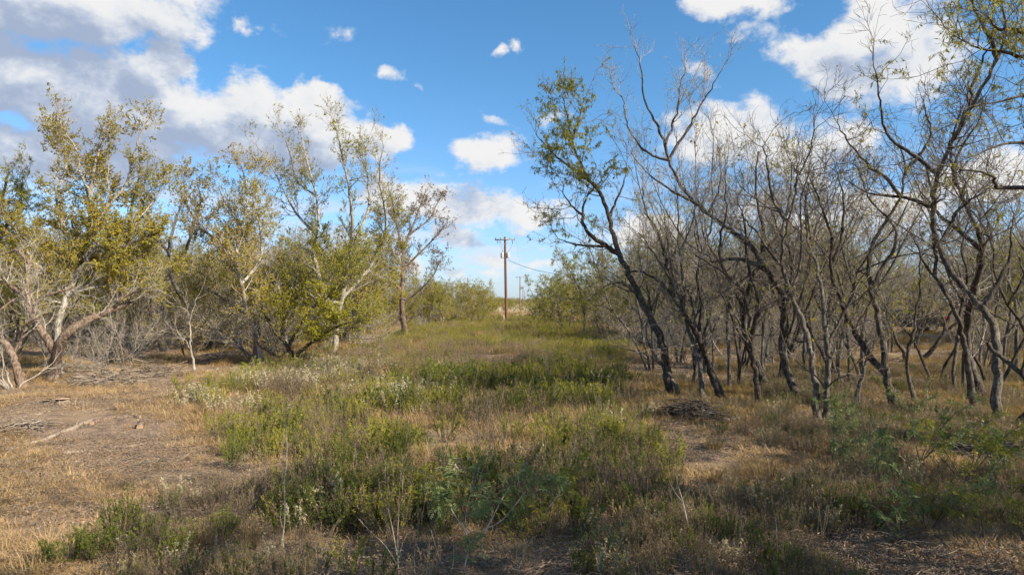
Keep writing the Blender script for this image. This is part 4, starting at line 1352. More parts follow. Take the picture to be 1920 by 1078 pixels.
def grass_field():
    rng = np.random.default_rng(901)
    TA = [tuft_mesh('straw_tuft', 600 + i, 60, 0.19, 0.16, 0.55, 'straw', 0.0022) for i in range(5)]
    TB = [tuft_mesh('straw_tuft', 610 + i, 60, 0.25, 0.15, 0.30, 'straw_gold', 0.0026) for i in range(4)]
    TC = [tuft_mesh('straw_tuft', 620 + i, 60, 0.16, 0.26, 1.1, 'straw', 0.0019) for i in range(4)]       # flattened mats
    TD = [tuft_mesh('straw_tuft', 630 + i, 46, 0.32, 0.20, 0.34, 'straw', 0.0024) for i in range(4)]      # taller dry stems among the weeds
    n1, n2 = 52000, 62000
    y = np.concatenate([rng.uniform(5.2, 24, n1), 24 * np.exp(rng.random(n2) * math.log(150 / 24))])
    x = rng.uniform(-1, 1, n1 + n2) * (y * 0.82 + 1.5)
    px, py = to_px(x, y)
    nz = vnoise(x, y, 1.6, 11)
    nz2 = vnoise(x, y, 0.45, 12)
    dens = np.clip(0.42 + 0.6 * nz + 0.45 * nz2, 0.02, 1) * np.where(px < 480, 0.8, 1.0)
    # bare earth: the worn track on the right and some patches
    def hole(cx, cy, rx, ry, k):
        e = ((px - cx) / rx) ** 2 + ((py - cy) / ry) ** 2
        return 1 - k * np.clip(1.4 - e, 0, 1)
    dens *= np.where((px > 1150) & (py < 800), np.clip(0.55 + 0.8 * vnoise(x, y, 0.9, 21), 0.1, 1), 1.0)
    dens *= hole(1310, 845, 130, 48, 0.9) * hole(1430, 990, 190, 60, 0.75) * hole(1100, 985, 130, 50, 0.75) * hole(430, 945, 140, 34, 0.8) * hole(120, 950, 130, 45, 0.7) * hole(450, 1050, 160, 30, 0.8) * hole(150, 760, 120, 30, 0.5)
    keep = rng.random(len(x)) < dens
    x, y, px, py = x[keep], y[keep], px[keep], py[keep]
    m = len(x)
    right = (px > 1120) & (py < 790)
    u = rng.random(m)
    kind = np.where(right & (u < 0.85), 1, np.where(u < 0.55, 2, 0))
    kind = np.where((y > 26) & (u < 0.5), 1, kind)
    lft, rgt = np.interp(py, EDY, EDL), np.interp(py, EDY, EDR)
    inw = (px > lft - 30) & (px < rgt + 30) & (py < 930)
    kind = np.where(inw & (rng.random(m) < 0.16), 3, kind)
    idx = np.array([0, 5, 9, 13])[kind] + (rng.random(m) * np.array([5, 4, 4, 4])[kind]).astype(int)
    sc = rng.uniform(0.6, 1.3, m) * np.interp(y, [5, 15, 40, 150], [0.75, 1.0, 1.5, 2.6])
    scl = np.stack([sc * 1.15, sc * 1.15, sc * np.where(kind == 2, 0.40, np.where(kind == 0, 0.62, np.where((kind == 1) & (y < 24), 0.55, 0.85)))], -1)
    pts = np.stack([x, y, gz(x, y)], -1)
    scatter('dry_grass', 'short dry straw coloured grass covering the ground', 'grass', pts, rng.uniform(0, 6.28, m), scl, idx, TA + TB + TC + TD, 0.15, 2)


grass_field()


def litter_field():
    rng = np.random.default_rng(902)
    src = []
    for i in range(5):           # fallen twigs
        P = np.zeros((4, 5, 3))
        for s in range(4):
            a = rng.uniform(0, 6.28)
            st = rng.normal(0, 0.12, 2)
            L = rng.uniform(0.08, 0.35)
            for k in range(5):
                P[s, k] = [st[0] + math.cos(a) * L * (k / 4 - 0.5) + rng.normal(0, 0.012), st[1] + math.sin(a) * L * (k / 4 - 0.5) + rng.normal(0, 0.012), 0.015 + rng.uniform(0, 0.04)]
        V, Q = tubes(P, np.full((4, 5), 0.0034) * np.linspace(1.2, 0.6, 5), 4)
        src.append(mesh_np('fallen_twig', V, Q, 'dead_wood'))
    for i in range(4):           # dead leaves and bits
        n = 40
        C = np.stack([rng.normal(0, 0.22, n), rng.normal(0, 0.22, n), rng.uniform(0.005, 0.03, n)], -1)
        d = nrm(rng.standard_normal((n, 3)) * np.array([1, 1, 0.25]))
        V, Q = leaves(C, d, rng.uniform(0.012, 0.034, n), rng.uniform(0.006, 0.014, n), rng)
        src.append(mesh_np('dead_leaf', V, Q, 'dead_leaf', rng.random(n), smooth=False))
    n = 60000
    y = 5.2 * np.exp(rng.random(n) * math.log(45 / 5.2))
    x = rng.uniform(-1, 1, n) * (y * 0.8 + 1)
    px, py = to_px(x, y)
    u = rng.random(n)
    wood = np.where(px < 520, 1.0, np.where(px > 1180, 1.0, 0.35)) * np.clip(0.5 + 0.6 * vnoise(x, y, 1.2, 31), 0.05, 1)
    keep = u < wood
    x, y = x[keep], y[keep]
    m = len(x)
    idx = np.where(rng.random(m) < 0.34, (rng.random(m) * 5).astype(int), 5 + (rng.random(m) * 4).astype(int))
    sc = rng.uniform(0.5, 1.4, m)
    pts = np.stack([x, y, gz(x, y) + 0.004], -1)
    scatter('leaf_litter', 'fallen twigs and dead leaves lying over the bare ground', 'litter', pts, rng.uniform(0, 6.28, m), sc, idx, src, 0.05, 3)


litter_field()


# dense far brush behind both sides: reads as one mass
def thicket(name, label, seed, zones, n, srcs, smin, smax):
    rng = np.random.default_rng(seed)
    xs, ys, ids = [], [], []
    for (x0f, x1f, y0, y1, w) in zones:
        k = int(n * w)
        y = rng.uniform(y0, y1, k)
        px = x0f + (x1f - x0f) * rng.random(k)
        xs.append((px - CX) / F * y)
        ys.append(y)
    x, y = np.concatenate(xs), np.concatenate(ys)
    m = len(x)
    idx = rng.choice(len(srcs), m)
    pts = np.stack([x, y, gz(x, y)], -1)
    scatter(name, label, 'thicket', pts, rng.uniform(0, 6.28, m), rng.uniform(smin, smax, m), idx, srcs, 0.04, seed)


def flat_tree(root, name):
    """one mesh with trunk, limbs, twigs and leaves of a tree variant, for the far mass"""
    vs, qs, ti, mi, mats, off = [], [], [], [], [], 0
    for ch in root.children:
        me = ch.data
        v = np.empty(len(me.vertices) * 3, np.float32)
        me.vertices.foreach_get('co', v)
        q = np.empty(len(me.loops), np.int32)
        me.loops.foreach_get('vertex_index', q)
        n = len(me.polygons)
        if me.materials[0] not in mats:
            mats.append(me.materials[0])
        tv = np.full(n, 0.5, np.float32)
        if 'tint' in me.attributes:
            me.attributes['tint'].data.foreach_get('value', tv)
        vs.append(v)
        qs.append(q + off)
        off += len(me.vertices)
        ti.append(tv)
        mi.append(np.full(n, mats.index(me.materials[0]), np.int32))
    v, q, ti, mi = map(np.concatenate, (vs, qs, ti, mi))
    out = bpy.data.meshes.new(name)
    out.vertices.add(len(v) // 3)
    out.vertices.foreach_set('co', v)
    out.loops.add(len(q))
    out.loops.foreach_set('vertex_index', q)
    out.polygons.add(len(q) // 4)
    out.polygons.foreach_set('loop_start', np.arange(0, len(q), 4, dtype=np.int32))
    out.polygons.foreach_set('loop_total', np.full(len(q) // 4, 4, dtype=np.int32))
    out.polygons.foreach_set('material_index', mi)
    out.update(calc_edges=True)
    at = out.attributes.new('tint', 'FLOAT', 'FACE')
    at.data.foreach_set('value', ti)
    for m in mats:
        out.materials.append(m)
    return out


FT = [flat_tree(v, 'thicket_tree') for v in VAR]
thicket('far_thicket', 'dense grey mesquite thicket massed behind the near trees on the right', 41,
        [(1190, 1590, 34, 52, 0.26), (1840, 2060, 34, 52, 0.14),  (1230, 1650, 58, 90, 0.18), (1650, 2100, 62, 92, 0.18), (1110, 1500, 60, 110, 0.22)], 330, [FT[0], FT[1], FT[2], FT[3], FT[0], FT[1], FT[4]], 0.8, 1.05)
thicket('far_thicket', 'grey brown brush massed behind the leafy trees on the left', 42,
        [(-150, 700, 36, 56, 0.55), (-150, 660, 58, 90, 0.27), (560, 790, 66, 110, 0.18)], 300, [FT[0], FT[2], FT[3], FT[6], FT[4], FT[6]], 0.80, 1.04)
thicket('far_thicket', 'olive leaved hedge of small trees far along both sides of the clearing', 45,
        [(770, 912, 68, 112, 0.5), (1035, 1230, 62, 112, 0.5)], 64, [FT[4], FT[5], FT[6]], 0.62, 0.86)
thicket('undergrowth', 'low dead brush growing under the thicket trees', 43,
        [(1200, 1595, 26, 60, 0.34), (1830, 2000, 26, 60, 0.14), (1600, 1830, 60, 70, 0.06), (-100, 620, 28, 60, 0.42), (640, 800, 55, 80, 0.08)], 260, [FT[7], FT[8]], 0.5, 0.95)
# far field scrub and the wooded skyline
rngf = np.random.default_rng(44)
nf = 900
yf = rngf.uniform(170, 700, nf)
xf = rngf.uniform(-0.35, 0.4, nf) * yf
scatter('far_scrub', 'scattered low scrub dotting the distant tan field', 'scrub', np.stack([xf, yf, np.full(nf, -0.4)], -1), rngf.uniform(0, 6.28, nf),
        rngf.uniform(0.25, 0.6, nf), rngf.integers(0, 3, nf), [FT[4], FT[5], FT[6]], 0.05, 5)
nt = 1500
yt = rngf.uniform(820, 1250, nt)
xt = rngf.uniform(-0.6, 0.6, nt) * yt
scatter('treeline', 'low dark brown wooded line along the horizon', 'treeline', np.stack([xt, yt, np.full(nt, -1.5)], -1), rngf.uniform(0, 6.28, nt),
        np.stack([rngf.uniform(1.8, 3.0, nt), rngf.uniform(1.8, 3.0, nt), rngf.uniform(1.1, 1.7, nt)], -1), rngf.integers(0, 3, nt), [FT[4], FT[1], FT[6]], 0.05, 6)


# ------------------------------------------------------------------ single bushes, saplings and tufts
def bush_root(name, label, cat, parts, loc, rz, sc, group):
    o = thing(name, label, cat, loc, rz, group)
    o.scale = sc
    link('stems', parts[0], o, 'stuff')
    link('foliage', parts[1], o, 'stuff')
    return o


BG = {'g': ('green_bush', NB['g'], 'green bushes in the clearing'), 'd': ('green_bush', NB['d'], 'green bushes in the clearing'), 'p': ('pale_shrub', WP, 'pale leaved shrubs in the clearing'), 'b': ('dry_weed', WB, 'dry brown weeds in the clearing')}
rb = np.random.default_rng(55)


def bush(kind, px, py, hpx, wpx, label):
    nm, parts, grp = BG[kind]
    x, y, z = gp(px, py)
    pr = parts[rb.integers(len(parts))]
    hs = hpx / F * y / 0.74
    ws = wpx / F * y / 0.85
    bush_root(nm, label, 'bush' if kind in 'gdp' else 'weed', pr, (x, y, z - 0.01), rb.uniform(0, 6.28), (ws, ws, hs), grp)


for b in [
    ('g', 830, 738, 74, 120, 'tall bright green bush in the middle of the clearing'),
    ('g', 765, 738, 48, 75, 'bright green bush touching the tall bright bush on its left'),
    ('g', 862, 738, 52, 60, 'bright green bush on the right shoulder of the tall bright bush'),
    ('d', 945, 742, 48, 70, 'darker green bush right of the tall bright bush'),
    ('d', 1000, 750, 46, 70, 'dark green bush two along from the tall bright bush'),
    ('p', 712, 742, 44, 60, 'creamy shrub left of the tall bright green bush'),
    ('p', 400, 785, 52, 80, 'large creamy white shrub at the left edge of the weeds'),
    ('p', 345, 775, 44, 60, 'creamy shrub furthest left beside the straw'),
    ('p', 465, 778, 46, 70, 'creamy shrub right of the large creamy one'),
    ('p', 440, 815, 46, 50, 'creamy shrub in front of the large creamy one'),
    ('p', 590, 722, 36, 80, 'grey white shrub below the low dense yellow green tree'),
    ('p', 690, 770, 40, 60, 'grey white shrub before the bright green bushes'),
    ('p', 790, 778, 38, 56, 'pale shrub in front of the tall bright bush'),
    ('p', 1135, 815, 60, 44, 'drooping cream seeded shrub near the bare track'),
    ('p', 1215, 790, 34, 70, 'grey leaved shrub left of the dark brush pile'),
    ('g', 480, 715, 44, 90, 'yellow green bush at the foot of the many stemmed tree'),
    ('g', 437, 868, 74, 50, 'fresh green bush at the left end of the weeds'),
    ('g', 640, 880, 62, 60, 'green bush in the middle left of the weeds'),
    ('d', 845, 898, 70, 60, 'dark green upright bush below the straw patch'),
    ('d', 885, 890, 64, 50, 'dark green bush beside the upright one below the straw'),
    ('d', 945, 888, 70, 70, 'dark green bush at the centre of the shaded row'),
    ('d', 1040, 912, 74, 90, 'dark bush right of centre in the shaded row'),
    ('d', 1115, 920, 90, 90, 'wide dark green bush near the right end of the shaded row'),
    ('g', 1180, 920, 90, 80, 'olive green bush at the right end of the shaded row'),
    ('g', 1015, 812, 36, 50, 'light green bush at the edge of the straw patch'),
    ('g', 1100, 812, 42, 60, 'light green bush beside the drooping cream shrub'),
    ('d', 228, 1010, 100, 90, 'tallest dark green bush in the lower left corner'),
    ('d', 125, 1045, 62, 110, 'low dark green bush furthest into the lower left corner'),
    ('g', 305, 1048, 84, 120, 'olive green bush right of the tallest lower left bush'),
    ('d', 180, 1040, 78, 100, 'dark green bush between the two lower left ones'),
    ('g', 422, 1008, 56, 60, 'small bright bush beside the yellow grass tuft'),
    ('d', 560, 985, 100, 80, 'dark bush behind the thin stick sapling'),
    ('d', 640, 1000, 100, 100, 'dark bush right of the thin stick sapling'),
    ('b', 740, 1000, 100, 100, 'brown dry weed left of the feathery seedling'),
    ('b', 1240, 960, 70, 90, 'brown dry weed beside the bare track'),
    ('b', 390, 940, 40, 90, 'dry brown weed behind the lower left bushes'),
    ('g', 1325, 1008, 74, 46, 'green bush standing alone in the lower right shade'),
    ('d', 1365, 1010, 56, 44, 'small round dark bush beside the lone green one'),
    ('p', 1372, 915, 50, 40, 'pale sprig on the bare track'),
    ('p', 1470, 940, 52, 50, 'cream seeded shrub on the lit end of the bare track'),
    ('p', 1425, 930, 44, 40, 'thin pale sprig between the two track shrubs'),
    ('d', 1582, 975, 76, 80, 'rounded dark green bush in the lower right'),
    ('p', 240, 1085, 60, 40, 'silvery sprig at the bottom edge below the left bushes'),
]:
    bush(*b)


# feathery seedlings (compound leaves)
def seedling(seed, limbs, leafmat, stemmat, frond_per_m=14, fl=0.13, tint_mu=0.5):
    """limbs: list of (points, r0) in metres, local"""
    rng = np.random.default_rng(seed)
    K = 9
    P = np.stack([catmull(np.array(p), K) for p, r in limbs])
    R = np.stack([np.linspace(1, 0.35, K) * r for p, r in limbs])
    p2, r2 = grow(P, R, rng, 3.2, 0.3, 1.0, 0.8, 0.28, 0.55, 6, 0.16, 0.02, 0.4, 0.002, 1)
    V, Q = merge([tubes(P, R, 6), tubes(p2, r2, 4)])
    sm = mesh_np('stems', V, Q, stemmat)
    AP = np.concatenate([P[:, [2, 4, 5, 6, 7, 8]], p2])
    L = np.linalg.norm(np.diff(AP, axis=1), axis=2).sum(1)
    cnt = rng.poisson(frond_per_m * L) + 1
    ii = np.repeat(np.arange(len(AP)), cnt)
    C, tan, _ = at_t(AP[ii], np.ones((len(ii), 6)), rng.uniform(0.15, 1, len(ii)))
    m = len(C)
    axis = nrm(tan * 0.5 + rng.standard_normal((m, 3)) * 0.7 + np.array([0, 0, -0.05]))
    Cs, ds, ls = [], [], []
    nl = 11
    rv = rng.standard_normal((m, 3))
    sd_ = nrm(rv - (rv * axis).sum(-1, keepdims=True) * axis)
    fl_ = fl * rng.uniform(0.6, 1.25, m)[:, None]
    for k in range(nl):
        f = (k + 0.5) / nl
        c = C + axis * fl_ * f + np.array([0, 0, -0.35]) * fl_ * f * f
        for s in (-1, 1):
            Cs.append(c)
            ds.append(nrm(sd_ * s + axis * 0.35 + np.array([0, 0, -0.15])))
            ls.append(0.042 * (1 - 0.5 * abs(f - 0.4)) * np.ones(m))
    C, d, l = np.concatenate(Cs), np.concatenate(ds), np.concatenate(ls)
    V, Q = leaves(C, d, l, l * 0.30, rng)
    tt = np.tile(np.clip(rng.normal(tint_mu, 0.22, m), 0, 1), nl * 2)
    fm = mesh_np('foliage', V, Q, leafmat, tt, smooth=False)
    return sm, fm


def put_seedling(name, label, px, py, parts, rz=0.0, sc=1.0, group='feathery mesquite seedlings'):
    x, y, z = gp(px, py)
    o = thing(name, label, 'sapling', (x, y, z - 0.02), rz, group)
    o.scale = (sc,) * 3
    link('stems', parts[0], o)
    link('foliage', parts[1], o, 'stuff')
    return o


def pxl(pts, base, D):
    """points drawn over the photograph, relative to a base, at distance D"""
    return [((px - base[0]) / F * D, dy, (base[1] - py) / F * D) for px, py, dy in pts]


Ds = D_of(1085)
b0 = (868, 1085)
put_seedling('mesquite_seedling', 'blue green feathery seedling with a pale forked stem in the front centre', 868, 1085, seedling(700, [
    (pxl([(868, 1085, 0), (874, 1050, 0), (882, 1018, 0)], b0, Ds), 0.011),
    (pxl([(882, 1018, 0), (865, 990, .05), (845, 965, .1), (838, 930, .1), (842, 895, .12)], b0, Ds), 0.008),
    (pxl([(882, 1018, 0), (912, 990, -.04), (930, 955, -.05), (955, 915, 0), (985, 880, .05)], b0, Ds), 0.009),
    (pxl([(882, 1018, 0), (870, 985, .15), (880, 940, .25), (895, 900, .3)], b0, Ds), 0.006),
    (pxl([(905, 995, 0), (940, 985, .1), (975, 950, .2), (1010, 915, .25), (1050, 920, .3)], b0, Ds), 0.006)],
    'leaf_bluegreen', 'twig_pale', 36, 0.18))
D2 = D_of(1000)
b1 = (1000, 1005)
put_seedling('mesquite_seedling', 'thin seedling with drooping fronds leaning right of the front centre one', 1000, 1005, seedling(701, [
    (pxl([(1000, 1005, 0), (1020, 965, 0), (1045, 930, 0), (1068, 895, 0), (1090, 870, 0)], b1, D2), 0.007),
    (pxl([(1040, 935, 0), (1065, 925, .05), (1090, 935, .1)], b1, D2), 0.004)], 'leaf_feather', 'twig_pale', 12, 0.15, 0.5))
SV = []
rs2 = np.random.default_rng(66)
for k in range(4):
    limbs = []
    for s in range(5):
        a = rs2.uniform(0, 6.28)
        sp_ = rs2.uniform(0.3, 0.8)
        hh = rs2.uniform(0.5, 1.0)
        limbs.append(([(0, 0, 0), (math.cos(a) * sp_ * 0.25, math.sin(a) * sp_ * 0.25, hh * 0.35), (math.cos(a) * sp_ * 0.6 + rs2.normal(0, .05), math.sin(a) * sp_ * 0.6, hh * 0.75), (math.cos(a) * sp_, math.sin(a) * sp_, hh)], 0.008))
    SV.append(seedling(710 + k, limbs, 'leaf_feather' if k == 3 else 'leaf_bluegreen', 'twig_dark', 15, 0.17, 0.45))
for i, (px, py, sc, lab) in enumerate([
    (1645, 915, 1.35, 'feathery seedling growing from a dark stump in the lower right'),
    (1560, 860, 1.1, 'feathery seedling before the twin trunked tree'),
    (1725, 860, 1.25, 'feathery seedling at the foot of the dark forked mesquite'),
    (1810, 905, 1.2, 'wide feathery seedling amid the lower right tangle'),
    (1880, 890, 1.2, 'feathery seedling at the right edge below the crooked stem'),
    (1740, 985, 1.0, 'feathery seedling above the pale stick in the lower right'),
    (1690, 1010, 0.8, 'small feathery seedling beside the pale stick in the lower right'),
    (1850, 1010, 0.9, 'feathery seedling low in the lower right corner'),
    (1590, 800, 1.1, 'feathery seedling by the short twisted grey stem'),
    (1700, 790, 0.9, 'feathery seedling by the thin lichen grey stem'),
    (1130, 1045, 0.6, 'small feathery seedling right of the front centre one'),
    (1050, 1010, 0.5, 'little feathery seedling over the straw right of front centre')]):
    put_seedling('mesquite_seedling', lab, px, py, SV[i % 4], rs2.uniform(0, 6.28), sc * 0.85)


# bare sticks and sprigs
def sprig(name, label, px, py, limbs, bark='twig_pale', group=None, D=None, seed=0, dens=2.0):
    x, y, z = gp(px, py)
    b = (px, py)
    rng = np.random.default_rng(seed)
    P = np.stack([catmull(np.array(pxl([(a, c, d) for a, c, d in p], b, y)), 9) for p, r in limbs])
    R = np.stack([np.linspace(1, 0.4, 9) * r for p, r in limbs])
    P[0, 0, 2] -= 0.03
    p2, r2 = grow(P, R, rng, dens, 0.4, 1.0, 0.6, 0.14, 0.6, 4, 0.12, 0.05, 0.5, 0.0018, 0)
    o = thing(name, label, 'sapling', (x, y, z), 0, group)
    V, Q = tubes(P, R, 6)
    link('stem', mesh_np('stem', V, Q, bark), o)
    if len(p2):
        V, Q = tubes(p2, r2, 4)
        link('twigs', mesh_np('twigs', V, Q, bark), o, 'stuff')
    return o


sprig('stick_sapling', 'thin bare stick sapling standing upright among the front left weeds', 533, 1045, [
    ([(533, 1045, 0), (530, 1010, 0), (535, 960, 0), (532, 910, 0), (539, 860, 0), (535, 810, .02), (541, 770, .03)], 0.008),
    ([(533, 1000, 0), (526, 975, 0), (528, 950, 0)], 0.005), ([(535, 910, 0), (528, 885, 0), (522, 868, 0)], 0.003)], seed=1)
sprig('dead_sprig', 'forked dead sprig left of the front centre seedling', 748, 1085, [
    ([(748, 1085, 0), (745, 1055, 0), (738, 1010, 0), (727, 960, 0)], 0.006), ([(746, 1060, 0), (745, 1010, .02), (747, 955, .04)], 0.005),
    ([(746, 1068, 0), (722, 1030, 0), (690, 1000, 0), (672, 980, 0)], 0.005), ([(746, 1060, 0), (755, 1025, .05), (772, 1000, .05)], 0.004)], seed=2)
sprig('dead_sprig', 'forked dead sprig hard against the front centre seedling', 845, 1090, [
    ([(845, 1090, 0), (825, 1055, 0), (815, 1025, 0), (808, 1000, 0)], 0.005), ([(845, 1090, 0), (850, 1050, .05), (846, 1000, .08)], 0.004)], seed=3)
sprig('dead_sprig', 'pale forked twig on the bottom edge right of the front centre seedling', 968, 1090, [
    ([(968, 1090, 0), (975, 1065, 0), (985, 1040, 0), (1000, 1010, 0)], 0.006), ([(972, 1075, 0), (968, 1050, 0), (970, 1030, 0)], 0.004)], seed=4)
sprig('stick_sapling', 'leaning bare stick left of the lone green bush', 1296, 1025, [
    ([(1296, 1025, 0), (1290, 990, 0), (1282, 950, 0), (1272, 915, 0), (1266, 890, 0)], 0.008), ([(1280, 945, 0), (1265, 925, 0), (1255, 905, 0)], 0.004)], seed=5)
sprig('stick_sapling', 'thin upright sapling beside the white litter on the track', 1458, 1062, [
    ([(1458, 1062, 0), (1457, 1020, 0), (1456, 985, 0), (1454, 962, 0)], 0.005)], seed=6, dens=3)
sprig('stick_sapling', 'bare pale stick between near trunks right of the dark forked mesquite', 1738, 772, [
    ([(1738, 772, 0), (1738, 745, 0), (1739, 720, 0)], 0.014)], seed=7, dens=0.0)
sprig('dead_sprig', 'dark forked dead sprig at the bottom right', 1856, 1075, [
    ([(1856, 1075, 0), (1850, 1040, 0), (1835, 1010, 0), (1825, 975, 0)], 0.008), ([(1853, 1055, 0), (1872, 1030, 0), (1880, 1000, .05)], 0.006),
    ([(1840, 1018, 0), (1860, 990, 0), (1865, 960, 0)], 0.005)], 'twig_dark', seed=8)
sprig('dead_sprig', 'dark bent dead sprig beside the lower right seedlings', 1790, 1000, [
    ([(1790, 1000, 0), (1785, 965, 0), (1780, 930, 0), (1778, 905, 0)], 0.007), ([(1783, 955, 0), (1800, 930, 0)], 0.005)], 'twig_dark', seed=9)
sprig('stick_sapling', 'tall green stemmed sapling bending before the dark forked mesquite', 1630, 830, [
    ([(1630, 830, 0), (1618, 790, 0), (1610, 750, 0), (1605, 715, 0), (1590, 700, .05), (1570, 690, .05)], 0.010),
    ([(1610, 760, 0), (1590, 730, 0), (1578, 712, 0)], 0.005)], 'twig_grey', seed=10)
sprig('stick_sapling', 'pale arching whip at the right edge among seedlings', 1850, 905, [
    ([(1850, 905, 0), (1862, 870, 0), (1885, 845, 0), (1915, 838, 0), (1940, 845, 0)], 0.008)], 'twig_pale', seed=11)


def tuft(label, px, py, hpx, mat, seed, n=70, spread=0.09):
    x, y, z = gp(px, py)
    h = hpx / F * y
    me = tuft_mesh('grass_tuft', seed, n, h, spread, 0.28, mat, 0.004)
    o = link('grass_tuft', me)
    o.location = (x, y, z)
    tag(o, label, 'grass tuft', 'grass tufts standing on bare ground')


tuft('yellow green grass tuft beside the small bright bush lower left', 466, 1030, 56, 'straw_gold', 801)
tuft('round orange brown tuft on the bare track', 1338, 848, 28, 'straw_gold', 802, 120, 0.12)
tuft('small golden tuft further down the bare track', 1338, 902, 28, 'straw_gold', 803, 90)
tuft('tiny golden tuft in front of the dark brush pile', 1319, 815, 24, 'straw_gold', 804, 60)
tuft('pale tuft left of the dark brush pile', 1240, 792, 34, 'straw', 805, 60)
tuft('large golden tuft at the bottom right edge', 1545, 1072, 60, 'straw_gold', 806, 90, 0.14)
tuft('tawny tuft right of the cream seeded track shrub', 1560, 900, 50, 'straw_gold', 807, 100, 0.2)
tuft('tawny tuft behind the pale track sprigs', 1435, 895, 44, 'straw_gold', 808, 100, 0.2)
tuft('golden tuft in the bottom left corner', 60, 1072, 52, 'straw_gold', 809, 110, 0.22)
tuft('dry tuft between the lower left bushes', 370, 1030, 56, 'straw_gold', 810, 80, 0.12)


# ------------------------------------------------------------------ logs, stumps, brush piles
def log(name, label, pts, r0, r1, bark='dead_wood', cap=True, cat='log', lift=0.35, stubs=0, seed=0, group=None):
    rng = np.random.default_rng(seed)
    W = np.array([gp(px, py) for px, py in pts])
    c = W.mean(0)
    P = catmull(W - c, 16)
    R = np.linspace(r0, r1, 16)
    gzz = np.array([gz(p[0] + c[0], p[1] + c[1]) for p in P]) - c[2]
    P[:, 2] = gzz + R * lift
    P[1:-1] += rng.normal(0, 0.018, (14, 3)) * np.array([1, 1, 0.4])
    o = thing(name, label, cat, tuple(c), 0, group)
    V, Q = tubes(P[None], R[None], 10, rng, 0.06)
    link('trunk', mesh_np('trunk', V, Q, bark), o)
    if cap:
        for e, k in ((0, 1), (15, 14)):
            d = nrm(P[e] - P[k])
            n = 10
            ref = np.array([0, 0, 1.0])
            u = nrm(np.cross(d, ref))
            w = np.cross(d, u)
            th = np.arange(n) * 2 * math.pi / n
            ring = P[e] + d * 0.004 + R[e] * 0.98 * (np.cos(th)[:, None] * u + np.sin(th)[:, None] * w)
            V = np.vstack([ring, P[e] + d * 0.012])
            Qd = np.array([[2 * i, (2 * i + 1) % n, (2 * i + 2) % n, n] for i in range(n // 2)])
            link('cut_end', mesh_np('cut_end', V, Qd, 'cut_wood', smooth=False), o)
    if stubs:
        p2, r2 = grow(P[None], R[None], rng, stubs, 0.2, 0.9, 0.9, 0.35, 0.5, 5, 0.12, 0.05, 0.5, 0.008, 0)
        for i in range(len(p2)):
            V, Q = tubes(p2[i:i + 1], r2[i:i + 1], 6)
            link('branch_stub', mesh_np('branch_stub', V, Q, bark), o)
    return o


LG = 'fallen logs and limbs'
for i_, (a_, b_, lab_) in enumerate([
    ((1225, 770), (1275, 762), 'thin fallen stick at the foot of the leaning feathery topped mesquite'),
    ((1390, 778), (1450, 770), 'thin fallen stick at the foot of the forked mesquite'),
    ((1560, 800), (1625, 790), 'fallen stick right of the twin trunked tree'),
    ((1690, 800), (1770, 808), 'fallen stick between the dark forked mesquite and the tallest one'),
    ((1460, 815), (1510, 820), 'fallen stick in front of the twin trunked tree'),
    ((1780, 830), (1850, 815), 'fallen stick in front of the tallest mesquite')]):
    log('fallen_log', lab_, [a_, ((a_[0] + b_[0]) / 2, (a_[1] + b_[1]) / 2 - 3), b_], 0.03, 0.015, 'bark_grey', seed=40 + i_, stubs=3.0, group=LG, lift=0.9)
log('fallen_log', 'long pale fallen limb in the straw at the left', [(8, 848), (60, 832), (105, 818), (140, 806), (170, 796)], 0.032, 0.05, seed=1, stubs=0.5, group=LG)
log('fallen_log', 'bent brown fallen limb continuing right of the pale one', [(172, 800), (205, 790), (235, 788), (262, 788)], 0.05, 0.038, 'bark_brown', seed=2, stubs=1.2, group=LG)
log('fallen_log', 'straight weathered limb lying in front of the bent one', [(118, 846), (170, 840), (220, 836), (272, 828)], 0.034, 0.026, seed=3, group=LG)
log('fallen_log', 'short upright looking log end beside the bent limb', [(262, 803), (266, 796)], 0.065, 0.06, 'bark_brown', seed=4, group=LG)
log('fallen_log', 'grey log lying beside the large creamy shrub', [(372, 712), (395, 716), (420, 724)], 0.08, 0.06, 'bark_brown', seed=5, group=LG)
log('fallen_log', 'pale stick on the ground behind the creamy shrubs', [(378, 693), (398, 691)], 0.05, 0.04, seed=6, group=LG)
log('fallen_log', 'split pale log at the foot of the rusty leaved tree', [(742, 632), (760, 640)], 0.22, 0.16, 'dead_wood', seed=7, group=LG)
log('fallen_log', 'white weathered stick on the ground in the lower right', [(1612, 955), (1640, 950), (1662, 946)], 0.022, 0.016, 'dead_wood', seed=8, group=LG)
log('fallen_log', 'long pale limb across the lower right ground', [(1700, 950), (1760, 955), (1830, 966), (1915, 972)], 0.03, 0.022, seed=9, group=LG)
log('fallen_log', 'short grey log at the right end of the dark brush pile', [(1352, 800), (1388, 796)], 0.07, 0.055, seed=10, group=LG)
log('wood_scrap', 'pale flat piece of broken wood on the bottom edge at the left', [(372, 1077), (396, 1066)], 0.018, 0.016, 'cut_wood', seed=11, cat='wood piece')
log('fallen_log', 'thin bare branch lying on the left side of the straw', [(0, 800), (40, 790), (90, 780), (130, 765)], 0.02, 0.012, seed=12, stubs=3, group=LG)
log('fallen_log', 'grey limb lying under the many stemmed tree', [(385, 655), (420, 660), (455, 662)], 0.07, 0.05, 'bark_grey', seed=13, stubs=1, group=LG)
log('fallen_log', 'weathered stick beside the bare track', [(1395, 862), (1440, 858)], 0.03, 0.022, seed=14, group=LG)
log('fallen_log', 'dark limb on the grass between the near trunks', [(1235, 690), (1290, 690), (1340, 686)], 0.05, 0.03, 'bark_grey', seed=15, stubs=1.2, group=LG)


